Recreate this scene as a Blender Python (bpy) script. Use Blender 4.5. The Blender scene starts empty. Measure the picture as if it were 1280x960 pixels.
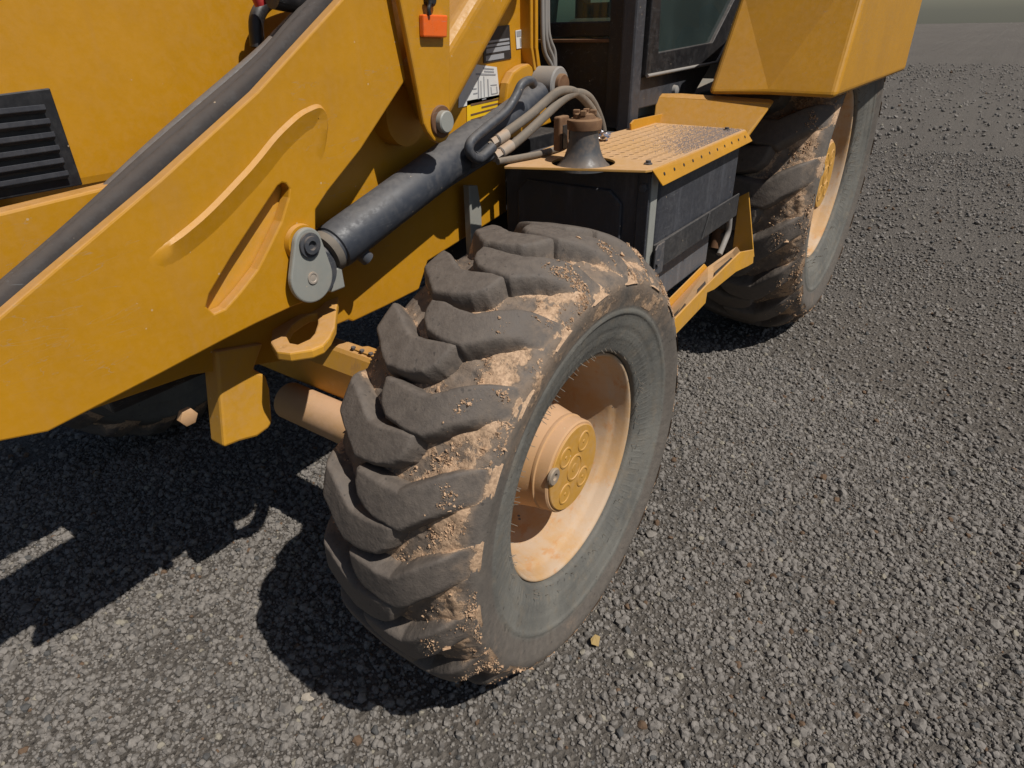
import bpy, bmesh, math, random
import numpy as np
from mathutils import Vector, Matrix, Euler

random.seed(7)
rng = np.random.default_rng(11)
R = math.radians
SC = bpy.context.scene
COL = SC.collection

# ------------------------------------------------------------------ camera, sky, sun, exposure
cam_data = bpy.data.cameras.new('camera')
cam = bpy.data.objects.new('camera', cam_data)
COL.objects.link(cam)
cam_data.sensor_width = 36.0
cam_data.lens = 22.548
cam_data.clip_start = 0.05
cam_data.clip_end = 500
r0 = Vector((0.57554, -0.81750, -0.02112))
u0 = Vector((0.41355, 0.26868, 0.86993))
b0 = Vector((-0.70550, -0.50941, 0.49272))
M = Matrix((r0, u0, b0)).transposed().to_4x4()
M.translation = Vector((-0.93971, -0.51003, 1.27721))
cam.matrix_world = M
SC.camera = cam

SUN_TO = Vector((-0.012, -0.553, 0.833)).normalized()      # direction towards the sun
SUN_EL = math.asin(SUN_TO.z)
world = bpy.data.worlds.new('World')
SC.world = world
world.use_nodes = True
wn = world.node_tree
for n in list(wn.nodes):
    wn.nodes.remove(n)
w_out = wn.nodes.new('ShaderNodeOutputWorld')
w_bg = wn.nodes.new('ShaderNodeBackground')
w_sky = wn.nodes.new('ShaderNodeTexSky')
w_sky.sky_type = 'NISHITA'
w_sky.sun_disc = False
w_sky.sun_elevation = SUN_EL
w_sky.sun_rotation = math.atan2(SUN_TO.x, SUN_TO.y)
w_bg.inputs['Strength'].default_value = 0.05
wn.links.new(w_sky.outputs[0], w_bg.inputs[0])
wn.links.new(w_bg.outputs[0], w_out.inputs[0])
sun_data = bpy.data.lights.new('sun', 'SUN')
sun_data.energy = 4.5
sun_data.angle = R(0.53)
sun_data.color = (1.0, 0.955, 0.89)
sun = bpy.data.objects.new('sun', sun_data)
COL.objects.link(sun)
sun.rotation_euler = (-SUN_TO).to_track_quat('-Z', 'Y').to_euler()
sun.location = (0, -4, 6)
SC.view_settings.view_transform = 'Standard'
SC.view_settings.look = 'None'
SC.view_settings.exposure = 0.0
SC.view_settings.gamma = 1.0
SC.view_settings.use_curve_mapping = False

# ------------------------------------------------------------------ materials
class NT:
    def __init__(s, name):
        s.m = bpy.data.materials.new(name)
        s.m.use_nodes = True
        s.t = s.m.node_tree
        for n in list(s.t.nodes):
            s.t.nodes.remove(n)
        s.out = s.t.nodes.new('ShaderNodeOutputMaterial')
        s.b = s.t.nodes.new('ShaderNodeBsdfPrincipled')
        s.t.links.new(s.b.outputs[0], s.out.inputs[0])
        s.geo = s.t.nodes.new('ShaderNodeNewGeometry')
        s.pos = s.geo.outputs['Position']
    def link(s, a, b):
        s.t.links.new(a, b)
    def setv(s, inp, v):
        if isinstance(v, bpy.types.NodeSocket):
            s.link(v, inp)
        else:
            inp.default_value = v
    def noise(s, scale, detail=4, rough=0.6, vec=None, dist=0.0, stretch=None):
        n = s.t.nodes.new('ShaderNodeTexNoise')
        n.inputs['Scale'].default_value = scale
        n.inputs['Detail'].default_value = detail
        n.inputs['Roughness'].default_value = rough
        n.inputs['Distortion'].default_value = dist
        v = vec or s.pos
        if stretch:
            mp = s.t.nodes.new('ShaderNodeVectorMath'); mp.operation = 'MULTIPLY'
            s.link(v, mp.inputs[0]); mp.inputs[1].default_value = stretch
            v = mp.outputs[0]
        s.link(v, n.inputs['Vector'])
        return n.outputs['Fac']
    def voro(s, scale, feature='F1', out='Distance', vec=None):
        n = s.t.nodes.new('ShaderNodeTexVoronoi')
        n.feature = feature
        n.inputs['Scale'].default_value = scale
        s.link(vec or s.pos, n.inputs['Vector'])
        return n.outputs[out]
    def math(s, op, a, b=0.0, clamp=False):
        n = s.t.nodes.new('ShaderNodeMath'); n.operation = op; n.use_clamp = clamp
        s.setv(n.inputs[0], a); s.setv(n.inputs[1], b)
        return n.outputs[0]
    def ramp(s, f, lo, hi, a=0.0, b=1.0):
        n = s.t.nodes.new('ShaderNodeMapRange'); n.interpolation_type = 'SMOOTHSTEP'
        s.setv(n.inputs['Value'], f)
        n.inputs['From Min'].default_value = lo; n.inputs['From Max'].default_value = hi
        n.inputs['To Min'].default_value = a; n.inputs['To Max'].default_value = b
        return n.outputs['Result']
    def mix(s, f, a, b):
        n = s.t.nodes.new('ShaderNodeMix'); n.data_type = 'RGBA'
        s.setv(n.inputs['Factor'], f)
        for i, v in ((6, a), (7, b)):
            if isinstance(v, bpy.types.NodeSocket):
                s.link(v, n.inputs[i])
            else:
                n.inputs[i].default_value = (*v, 1.0)
        return n.outputs[2]
    def attr(s, name):
        n = s.t.nodes.new('ShaderNodeAttribute'); n.attribute_name = name
        return n.outputs['Fac']
    def up(s):
        x = s.t.nodes.new('ShaderNodeSeparateXYZ')
        s.link(s.geo.outputs['Normal'], x.inputs[0])
        return x.outputs['Z']
    def bump(s, h, strength=0.3, dist=0.004):
        n = s.t.nodes.new('ShaderNodeBump')
        n.inputs['Strength'].default_value = strength
        n.inputs['Distance'].default_value = dist
        s.setv(n.inputs['Height'], h)
        s.link(n.outputs[0], s.b.inputs['Normal'])
    def done(s, col, rough=0.6, metal=0.0, spec=None):
        s.setv(s.b.inputs['Base Color'], col if isinstance(col, bpy.types.NodeSocket) else (*col, 1.0))
        s.setv(s.b.inputs['Roughness'], rough)
        s.b.inputs['Metallic'].default_value = metal
        if spec is not None:
            s.b.inputs['Specular IOR Level'].default_value = spec
        return s.m

DUST = (0.50, 0.29, 0.145)
MUD = (0.50, 0.27, 0.125)

def paint(name, base, dust=0.5, dustcol=DUST, rough=0.38, worn=0.3, wear=None, speck=1.0, film=0.12, stretchy=False):
    k = NT(name)
    big = k.noise(5.0, 5, 0.65)
    fine = k.noise(60.0, 4, 0.7)
    c = k.mix(k.ramp(big, 0.3, 0.75), base, tuple(v * 0.86 for v in base))
    # thin dust film everywhere, thick dust lying on what faces upwards
    f_film = k.math('MULTIPLY', k.ramp(k.math('ADD', k.math('MULTIPLY', big, 0.6), k.math('MULTIPLY', fine, 0.4)), 0.42, 0.68), film)
    upf = k.ramp(k.up(), 0.25, 0.95)
    lay = k.math('MULTIPLY', upf, k.ramp(k.math('ADD', k.math('MULTIPLY', big, 0.55), k.math('MULTIPLY', fine, 0.45)), 0.32, 0.62, 0.45, 1.0))
    lay = k.math('MULTIPLY', lay, dust)
    c = k.mix(k.math('MAXIMUM', f_film, lay), c, dustcol)
    # run marks, rubbed patches and hairline scratches
    run = k.noise(9.0, 5, 0.6, stretch=(3.0, 3.0, 0.28))
    c = k.mix(k.ramp(run, 0.54, 0.72, 0.0, 0.22 * speck), c, tuple(0.55 * a + 0.45 * b * 0.7 for a, b in zip(base, dustcol)))
    scr = k.noise(30.0, 3, 0.5, dist=0.6, stretch=(0.25, 1.0, 1.6))
    scm = k.math('MULTIPLY', k.math('LESS_THAN', k.math('ABSOLUTE', k.math('SUBTRACT', scr, 0.5)), 0.0035), k.math('GREATER_THAN', k.noise(3.0, 2), 0.56))
    c = k.mix(k.math('MULTIPLY', scm, 0.45 * speck), c, tuple(0.5 * a + 0.12 for a in base))
    # chips and spatter
    d = k.voro(45.0)
    pick = k.noise(14.0, 2, 0.5)
    sp = k.math('MULTIPLY', k.math('LESS_THAN', d, 0.085), k.math('GREATER_THAN', pick, 0.60))
    c = k.mix(k.math('MULTIPLY', sp, 0.55 * speck), c, (0.55, 0.42, 0.28))
    if wear is not None:
        sc = k.noise(22.0 if stretchy else 16.0, 8, 0.72, stretch=(1.0, 1.0, 0.12 if stretchy else 0.35))
        c = k.mix(k.ramp(sc, 0.50 if stretchy else 0.60, 0.70, 0.0, worn), c, wear)
    k.bump(k.math('ADD', fine, k.math('MULTIPLY', big, 1.5)), 0.08, 0.002)
    return k.done(c, k.ramp(fine, 0.3, 0.7, rough - 0.08, rough + 0.2))

MAT = {}
MAT['yellow'] = paint('yellow_paint', (0.50, 0.235, 0.008), dust=0.62, rough=0.42, film=0.06)
MAT['yellow_dusty'] = paint('dusty_yellow_paint', (0.56, 0.28, 0.025), dust=0.95, rough=0.6, film=0.35)
MAT['yellow_worn'] = paint('worn_yellow_paint', (0.60, 0.30, 0.025), dust=0.75, rough=0.55, film=0.3, wear=(0.30, 0.17, 0.09), worn=0.55)
MAT['yellow_alias'] = MAT['yellow']  # second key for the same yellow paint
MAT['deck'] = paint('dusty_deck_paint', (0.50, 0.27, 0.06), dust=1.0, dustcol=(0.52, 0.325, 0.175), rough=0.75, film=0.4, speck=0.3)
MAT['deck_hole'] = paint('deck_hole_dark', (0.10, 0.052, 0.022), dust=0.0, film=0.0, speck=0.0, rough=0.9)  # dark brown paints in the shade inside the grip holes
MAT['grit'] = paint('grey_grit', (0.36, 0.30, 0.27), dust=0.3, dustcol=(0.42, 0.34, 0.30), rough=0.95)
MAT['black'] = paint('black_paint', (0.014, 0.014, 0.016), dust=0.35, dustcol=(0.22, 0.19, 0.165), rough=0.42, film=0.055, wear=(0.06, 0.058, 0.058), worn=0.4)
MAT['black_box'] = paint('black_plastic', (0.036, 0.038, 0.046), dust=0.4, dustcol=(0.20, 0.19, 0.19), rough=0.5, film=0.16, wear=(0.085, 0.088, 0.10), worn=0.55, stretchy=True)
MAT['tank_base'] = paint('lighter_black_plastic', (0.085, 0.092, 0.105), dust=0.4, dustcol=(0.22, 0.20, 0.19), rough=0.5, film=0.2, wear=(0.16, 0.165, 0.175), worn=0.7, stretchy=True)  # lighter and bluer than the plastic of the upper tank
MAT['strap'] = paint('strap_steel', (0.028, 0.028, 0.030), dust=0.4, dustcol=(0.20, 0.18, 0.16), rough=0.45, film=0.2, wear=(0.08, 0.08, 0.08), worn=0.5)
MAT['cylinder'] = paint('hydraulic_cylinder_paint', (0.034, 0.039, 0.050), dust=0.5, dustcol=(0.22, 0.20, 0.18), rough=0.52, film=0.22, wear=(0.11, 0.115, 0.13), worn=0.45, stretchy=False)
MAT['grey_steel'] = paint('grey_steel', (0.27, 0.275, 0.25), dust=0.4, dustcol=(0.33, 0.27, 0.2), rough=0.5, film=0.3, wear=(0.30, 0.30, 0.28), worn=0.4)
MAT['dark_steel'] = paint('dark_steel', (0.05, 0.055, 0.065), dust=0.5, dustcol=(0.27, 0.21, 0.16), rough=0.55, film=0.32)
MAT['neck'] = paint('painted_filler_neck', (0.060, 0.063, 0.068), dust=0.6, dustcol=(0.30, 0.20, 0.12), rough=0.5, film=0.5)
MAT['hose_black'] = paint('black_rubber_hose', (0.030, 0.027, 0.027), dust=0.5, dustcol=(0.15, 0.12, 0.10), rough=0.85, film=0.3)
MAT['rust'] = paint('rusty_steel', (0.13, 0.062, 0.028), dust=0.7, dustcol=(0.28, 0.17, 0.09), rough=0.8, film=0.5)
MAT['hose'] = paint('dusty_hose', (0.125, 0.110, 0.092), dust=0.6, dustcol=(0.30, 0.24, 0.18), rough=0.85, film=0.5, speck=0.4)
MAT['hose_grey'] = paint('pale_grey_hose', (0.24, 0.23, 0.22), dust=0.4, dustcol=(0.33, 0.27, 0.2), rough=0.7, film=0.3, speck=0.3)
MAT['ferrule'] = paint('plated_fitting', (0.33, 0.30, 0.26), dust=0.5, rough=0.45, film=0.3)
MAT['mudded'] = paint('mud_caked_paint', (0.50, 0.29, 0.13), dust=1.0, dustcol=(0.52, 0.32, 0.185), rough=0.8, film=0.85)
MAT['hub_cover'] = paint('dusty_hub_cover', (0.50, 0.255, 0.035), dust=0.9, dustcol=(0.52, 0.33, 0.18), rough=0.7, film=0.45, wear=(0.30, 0.19, 0.11), worn=0.45)
MAT['plug'] = paint('dusty_steel_plug', (0.26, 0.21, 0.16), dust=0.6, dustcol=(0.42, 0.31, 0.2), rough=0.6, film=0.5)
MAT['orange'] = paint('orange_reflector', (0.80, 0.13, 0.012), dust=0.2, rough=0.3, film=0.12)
MAT['red'] = paint('red_paint', (0.5, 0.02, 0.03), dust=0.2, rough=0.4)
MAT['white_label'] = paint('white_sticker', (0.66, 0.66, 0.64), dust=0.1, rough=0.4, film=0.15, speck=0.3)
MAT['yellow_label'] = paint('yellow_sticker', (0.80, 0.50, 0.012), dust=0.1, rough=0.4, film=0.1, speck=0.3)
MAT['black_label'] = paint('black_sticker', (0.02, 0.02, 0.022), dust=0.1, rough=0.4, film=0.1, speck=0.3)
MAT['grey_label'] = paint('grey_sticker_print', (0.30, 0.31, 0.33), dust=0.1, rough=0.4, film=0.1, speck=0.3)
MAT['cab_mat'] = paint('cab_floor_mat', (0.16, 0.19, 0.185), dust=0.3, rough=0.8)
MAT['seat'] = paint('seat_fabric', (0.05, 0.05, 0.055), dust=0.2, rough=0.9)
MAT['foil'] = NT('silver_foil').done((0.75, 0.73, 0.75), 0.22, 1.0)

def rim_mat():
    k = NT('rim_paint')
    n = k.noise(9, 6, 0.65); n2 = k.noise(40, 5, 0.7)
    c = k.mix(k.ramp(n, 0.35, 0.6), (0.47, 0.285, 0.13), (0.47, 0.345, 0.235))
    c = k.mix(k.ramp(k.noise(17, 6, 0.7, stretch=(1, 2, 1)), 0.54, 0.66, 0, 0.65), c, (0.46, 0.22, 0.075))
    c = k.mix(k.ramp(n2, 0.58, 0.75, 0, 0.6), c, (0.44, 0.38, 0.30))
    c = k.mix(k.math('MULTIPLY', k.math('LESS_THAN', k.voro(38), 0.13), k.math('GREATER_THAN', k.noise(11, 2), 0.62)), c, (0.13, 0.12, 0.11))
    k.bump(n2, 0.25, 0.003)
    return k.done(c, 0.75)
MAT['rim'] = rim_mat()

def rubber(name, mudattr):
    k = NT(name)
    n1 = k.noise(7, 5, 0.6); n2 = k.noise(55, 6, 0.7); n3 = k.noise(210, 3, 0.6)
    top = k.mix(k.ramp(n2, 0.3, 0.7), (0.098, 0.082, 0.070), (0.134, 0.111, 0.092))
    side = k.mix(k.ramp(n1, 0.3, 0.7), (0.108, 0.105, 0.094), (0.165, 0.158, 0.138))
    gl = k.noise(12, 6, 0.65, stretch=(2.2, 0.5, 2.2))
    side = k.mix(k.ramp(gl, 0.48, 0.68, 0, 0.6), side, (0.17, 0.145, 0.112))
    side = k.mix(k.ramp(k.noise(4.5, 4, 0.7), 0.45, 0.7, 0, 0.55), side, (0.082, 0.082, 0.076))
    side = k.mix(k.ramp(k.noise(30, 6, 0.75), 0.55, 0.72, 0, 0.5), side, (0.20, 0.165, 0.125))
    sd = k.attr('side')
    c = k.mix(sd, top, side)
    # scuffs and pock marks
    c = k.mix(k.ramp(k.noise(90, 3, 0.5), 0.66, 0.72, 0, 0.55), c, (0.038, 0.034, 0.032))
    md = k.attr(mudattr)
    film = k.ramp(k.math('ADD', md, k.math('MULTIPLY', k.math('SUBTRACT', n2, 0.5), 1.1)), 0.25, 0.75, 0.0, 0.75)
    c = k.mix(film, c, (0.225, 0.165, 0.118))
    m2 = k.math('ADD', md, k.math('MULTIPLY', k.math('SUBTRACT', k.noise(38, 7, 0.72), 0.5), 2.1))
    c = k.mix(k.ramp(m2, 0.72, 0.86), c, k.mix(k.ramp(n3, 0.3, 0.7), (0.33, 0.215, 0.135), (0.54, 0.365, 0.23)))
    h = k.math('ADD', k.math('MULTIPLY', n2, 0.7), k.math('ADD', k.math('MULTIPLY', n3, 0.35), k.math('MULTIPLY', k.ramp(m2, 0.6, 1.0), 0.8)))
    k.bump(h, 0.55, 0.004)
    return k.done(c, k.ramp(n2, 0.3, 0.7, 0.62, 0.85), spec=0.35)
MAT['rubber'] = rubber('tyre_rubber', 'mud')

def mud_mat():
    k = NT('dried_mud')
    n = k.noise(130, 4, 0.6)
    c = k.mix(k.ramp(n, 0.3, 0.7), (0.34, 0.22, 0.138), (0.58, 0.39, 0.245))
    c = k.mix(k.ramp(k.noise(25, 2), 0.5, 0.68, 0, 0.6), c, (0.22, 0.125, 0.07))
    k.bump(n, 0.4, 0.003)
    return k.done(c, 0.95, spec=0.1)
MAT['mud'] = mud_mat()

def ground_mat():
    k = NT('gravel_ground')
    n = k.noise(3, 5, 0.6); f = k.noise(120, 5, 0.75)
    c = k.mix(k.ramp(f, 0.3, 0.7), (0.095, 0.085, 0.074), (0.185, 0.165, 0.143))
    c = k.mix(k.ramp(n, 0.35, 0.7, 0, 0.5), c, (0.120, 0.104, 0.087))
    c = k.mix(k.ramp(k.noise(0.35, 6, 0.65, stretch=(0.4, 1.6, 1)), 0.42, 0.62, 0, 0.6), c, (0.17, 0.152, 0.13))
    cell = k.voro(85, out='Color')
    sx = k.t.nodes.new('ShaderNodeSeparateXYZ'); k.link(cell, sx.inputs[0])
    c = k.mix(0.55, c, k.mix(sx.outputs[0], (0.065, 0.058, 0.052), (0.17, 0.15, 0.13)))
    k.bump(k.math('ADD', k.voro(85), f), 0.9, 0.012)
    return k.done(c, 0.95, spec=0.15)
MAT['ground'] = ground_mat()

def stone_mat(name, lo, hi, tints=True):
    k = NT(name)
    oi = k.t.nodes.new('ShaderNodeObjectInfo')
    rnd = oi.outputs['Random']
    n = k.noise(70, 5, 0.7)
    c = k.mix(rnd, lo, hi)
    c = k.mix(k.ramp(n, 0.35, 0.75, 0, 0.55), c, tuple(v * 1.5 for v in hi))
    if tints:
        r2 = k.math('FRACT', k.math('MULTIPLY', rnd, 37.7))
        c = k.mix(k.math('GREATER_THAN', r2, 0.972), c, (0.25, 0.225, 0.18))
        r3 = k.math('FRACT', k.math('MULTIPLY', rnd, 91.3))
        c = k.mix(k.math('GREATER_THAN', r3, 0.988), c, (0.13, 0.085, 0.055))
        r4 = k.math('FRACT', k.math('MULTIPLY', rnd, 53.1))
        c = k.mix(k.math('GREATER_THAN', r4, 0.96), c, (0.09, 0.088, 0.085))
    k.bump(n, 0.5, 0.004)
    return k.done(c, 0.92, spec=0.2)
MAT['stone'] = stone_mat('gravel_stone', (0.110, 0.100, 0.090), (0.195, 0.178, 0.160))
MAT['pale_stone'] = stone_mat('pale_stone', (0.30, 0.26, 0.21), (0.34, 0.30, 0.25), False)
MAT['grey_stone'] = stone_mat('grey_stone', (0.17, 0.155, 0.135), (0.19, 0.17, 0.15), False)
MAT['leaf'] = NT('dry_leaf').done((0.30, 0.205, 0.075), 0.8)

def glass_mat():
    m = bpy.data.materials.new('tinted_glass'); m.use_nodes = True
    t = m.node_tree
    for n in list(t.nodes): t.nodes.remove(n)
    o = t.nodes.new('ShaderNodeOutputMaterial')
    mx = t.nodes.new('ShaderNodeMixShader'); tr = t.nodes.new('ShaderNodeBsdfTransparent'); gl = t.nodes.new('ShaderNodeBsdfGlossy')
    df = t.nodes.new('ShaderNodeBsdfDiffuse'); m2 = t.nodes.new('ShaderNodeMixShader')
    fr = t.nodes.new('ShaderNodeFresnel'); fr.inputs[0].default_value = 1.5
    tr.inputs[0].default_value = (0.50, 0.64, 0.60, 1); gl.inputs['Roughness'].default_value = 0.03
    df.inputs[0].default_value = (0.16, 0.23, 0.225, 1)  # teal diffuse layer paints in the light seen through and off the pane
    ns = t.nodes.new('ShaderNodeTexNoise'); ns.inputs['Scale'].default_value = 9; ns.inputs['Detail'].default_value = 6
    tc = t.nodes.new('ShaderNodeNewGeometry'); vm = t.nodes.new('ShaderNodeVectorMath'); vm.operation = 'MULTIPLY'; vm.inputs[1].default_value = (0.7, 0.7, 0.4)
    t.links.new(tc.outputs['Position'], vm.inputs[0]); t.links.new(vm.outputs[0], ns.inputs['Vector'])
    mr = t.nodes.new('ShaderNodeMapRange'); mr.inputs['From Min'].default_value = 0.4; mr.inputs['From Max'].default_value = 0.75; mr.inputs['To Min'].default_value = 0.12; mr.inputs['To Max'].default_value = 0.20
    t.links.new(ns.outputs['Fac'], mr.inputs['Value'])
    t.links.new(fr.outputs[0], mx.inputs[0]); t.links.new(tr.outputs[0], mx.inputs[1]); t.links.new(gl.outputs[0], mx.inputs[2])
    t.links.new(mr.outputs[0], m2.inputs[0]); t.links.new(mx.outputs[0], m2.inputs[1]); t.links.new(df.outputs[0], m2.inputs[2])
    t.links.new(m2.outputs[0], o.inputs[0])
    return m
MAT['glass'] = glass_mat()

# ------------------------------------------------------------------ helpers
def link_mesh(name, me, mat, parent=None, smooth=False, bevel=0.0, seg=2, kind=None):
    if mat is not None and len(me.materials) == 0:
        me.materials.append(mat if not isinstance(mat, str) else MAT[mat])
    if smooth:
        me.polygons.foreach_set('use_smooth', [True] * len(me.polygons))
    o = bpy.data.objects.new(name, me)
    COL.objects.link(o)
    if parent is not None:
        o.parent = parent
    if bevel > 0:
        b = o.modifiers.new('bevel', 'BEVEL'); b.width = bevel; b.segments = seg
        b.limit_method = 'ANGLE'; b.angle_limit = R(35)
        b.harden_normals = False
    if kind:
        o['kind'] = kind
    return o

def obj(name, bm, mat, parent=None, **kw):
    bmesh.ops.recalc_face_normals(bm, faces=bm.faces[:])
    me = bpy.data.meshes.new(name)
    bm.to_mesh(me); bm.free()
    return link_mesh(name, me, mat, parent, **kw)

def add_prism(bm, pts, off, holes=()):
    """A flat outline (3D points) with optional holes, thickened by the vector off."""
    loops = [[Vector(p) for p in pts]] + [[Vector(p) for p in h] for h in holes]
    off = Vector(off)
    A = [[bm.verts.new(p) for p in l] for l in loops]
    B = [[bm.verts.new(p + off) for p in l] for l in loops]
    if len(loops) == 1:
        bm.faces.new(A[0]); bm.faces.new(B[0][::-1])
    else:
        for S_ in (A, B):
            es = [bm.edges.new((l[i], l[(i + 1) % len(l)])) for l in S_ for i in range(len(l))]
            bmesh.ops.triangle_fill(bm, use_beauty=True, use_dissolve=False, edges=es)
    for a, b in zip(A, B):
        n = len(a)
        for i in range(n):
            j = (i + 1) % n
            bm.faces.new((a[i], a[j], b[j], b[i]))
    return bm

def prism(name, pts, off, mat, parent, holes=(), bevel=0.003, **kw):
    return obj(name, add_prism(bmesh.new(), pts, off, holes), mat, parent, bevel=bevel, **kw)

def flip_y(pts, y):
    return [(p[0], y, p[2]) for p in pts]

def add_box(bm, lo, hi):
    x0, y0, z0 = lo; x1, y1, z1 = hi
    return add_prism(bm, [(x0, y0, z0), (x1, y0, z0), (x1, y1, z0), (x0, y1, z0)], (0, 0, z1 - z0))

def box(name, lo, hi, mat, parent, bevel=0.004, **kw):
    return obj(name, add_box(bmesh.new(), lo, hi), mat, parent, bevel=bevel, **kw)

def basis(d):
    d = Vector(d).normalized()
    a = Vector((0, 0, 1)) if abs(d.z) < 0.9 else Vector((1, 0, 0))
    x = d.cross(a).normalized()
    return d, x, d.cross(x).normalized()

def add_lathe(bm, o, d, prof, n=48, cap=True):
    """prof: (distance along d, radius)."""
    d, x, y = basis(d); o = Vector(o)
    rings = []
    for t, r in prof:
        rings.append([bm.verts.new(o + d * t + (x * math.cos(2 * math.pi * i / n) + y * math.sin(2 * math.pi * i / n)) * r) for i in range(n)])
    for a, b in zip(rings, rings[1:]):
        for i in range(n):
            j = (i + 1) % n
            bm.faces.new((a[i], a[j], b[j], b[i]))
    if cap:
        bm.faces.new(rings[0][::-1]); bm.faces.new(rings[-1])
    return bm

def smooth_by_angle(o, ang=40):
    me = o.data
    me.polygons.foreach_set('use_smooth', [True] * len(me.polygons))
    bm = bmesh.new(); bm.from_mesh(me)
    for e in bm.edges:
        if len(e.link_faces) == 2 and e.calc_face_angle(0) > R(ang):
            e.smooth = False
    bm.to_mesh(me); bm.free()
    return o

def lathe(name, o, d, prof, mat, parent, n=48, cap=True, ang=35, **kw):
    return smooth_by_angle(obj(name, add_lathe(bmesh.new(), o, d, prof, n, cap), mat, parent, **kw), ang)

def catmull(pts, k=8):
    P = [Vector(p) for p in pts]
    P = [P[0] * 2 - P[1]] + P + [P[-1] * 2 - P[-2]]
    out = []
    for i in range(1, len(P) - 2):
        for j in range(k):
            t = j / k
            a, b, c, d = P[i - 1], P[i], P[i + 1], P[i + 2]
            out.append(0.5 * ((2 * b) + (c - a) * t + (2 * a - 5 * b + 4 * c - d) * t * t + (-a + 3 * b - 3 * c + d) * t ** 3))
    out.append(P[-2])
    return out

def add_tube(bm, pts, r, n=14, k=8, smooth=True):
    P = catmull(pts, k) if smooth else [Vector(p) for p in pts]
    rad = (lambda i: r) if not callable(r) else (lambda i: r(i / (len(P) - 1)))
    prev = None; rings = []
    for i, p in enumerate(P):
        t = (P[min(i + 1, len(P) - 1)] - P[max(i - 1, 0)]).normalized()
        if prev is None:
            _, x, _ = basis(t)
        else:
            x = (prev - t * prev.dot(t)).normalized()
        prev = x; y = t.cross(x)
        rings.append([bm.verts.new(p + (x * math.cos(2 * math.pi * j / n) + y * math.sin(2 * math.pi * j / n)) * rad(i)) for j in range(n)])
    for a, b in zip(rings, rings[1:]):
        for i in range(n):
            j = (i + 1) % n
            bm.faces.new((a[i], a[j], b[j], b[i]))
    bm.faces.new(rings[0][::-1]); bm.faces.new(rings[-1])
    return bm

def tube(name, pts, r, mat, parent, **kw):
    sm = kw.pop('curve', True); n = kw.pop('n', 14)
    return smooth_by_angle(obj(name, add_tube(bmesh.new(), pts, r, n=n, smooth=sm), mat, parent, **kw), 60)

def empty(name, loc=(0, 0, 0), parent=None):
    o = bpy.data.objects.new(name, None); COL.objects.link(o)
    o.location = loc; o.empty_display_size = 0.2
    if parent is not None: o.parent = parent
    return o

def lerp(a, b, t):
    return tuple(a[i] + (b[i] - a[i]) * t for i in range(3))

# value noise on numpy arrays
_perm = rng.random((64, 64, 64))
def vnoise(p, scale):
    q = p * scale; i = np.floor(q).astype(int); f = q - i; f = f * f * (3 - 2 * f)
    res = 0
    for dx in (0, 1):
        for dy in (0, 1):
            for dz in (0, 1):
                w = (f[..., 0] if dx else 1 - f[..., 0]) * (f[..., 1] if dy else 1 - f[..., 1]) * (f[..., 2] if dz else 1 - f[..., 2])
                res = res + w * _perm[(i[..., 0] + dx) % 64, (i[..., 1] + dy) % 64, (i[..., 2] + dz) % 64]
    return res
def fbm(p, scale, oct=4):
    s = 0; a = 0.5
    for o in range(oct):
        s = s + a * vnoise(p + 13.1 * o, scale * 2 ** o); a *= 0.5
    return s / 0.9375

def np_mesh(name, V, F, attrs=None):
    me = bpy.data.meshes.new(name)
    me.from_pydata(V.tolist() if hasattr(V, 'tolist') else V, [], F.tolist() if hasattr(F, 'tolist') else F)
    for k, a in (attrs or {}).items():
        at = me.attributes.new(k, 'FLOAT', 'POINT')
        at.data.foreach_set('value', np.ascontiguousarray(a, dtype=np.float32))
    me.update()
    return me

def sstep(x, a, b):
    t = np.clip((x - a) / (b - a), 0, 1)
    return t * t * (3 - 2 * t)

# ------------------------------------------------------------------ the ground
def axis(lo, hi, n_lo, n_hi):
    mid = np.arange(-1.6, 3.6, 0.03)
    a = -1.6 - np.geomspace(0.05, 90, 26)[::-1]; b = 3.6 + np.geomspace(0.05, 90, 26)
    return np.concatenate([a, mid, b])
gx = axis(0, 0, 0, 0); gy = axis(0, 0, 0, 0)
GX, GY = np.meshgrid(gx, gy, indexing='ij')
GP = np.stack([GX, GY, np.zeros_like(GX)], -1)
GZ = (fbm(GP, 5.0, 4) - 0.5) * 0.028 - 0.006
GZ += (fbm(GP + 7, 0.4, 2) - 0.5) * 0.05 * sstep(np.hypot(GX, GY), 1.5, 8)
nx, ny = GX.shape
idx = np.arange(nx * ny).reshape(nx, ny)
GF = np.stack([idx[:-1, :-1], idx[1:, :-1], idx[1:, 1:], idx[:-1, 1:]], -1).reshape(-1, 4)
GV = np.stack([GX, GY, GZ], -1).reshape(-1, 3)
ground = link_mesh('ground', np_mesh('ground', GV, GF), 'ground', smooth=True)
ground['kind'] = 'structure'

def gz(x, y):
    p = np.stack([x, y, np.zeros_like(x)], -1)
    return (fbm(p, 5.0, 4) - 0.5) * 0.028 - 0.006

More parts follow.
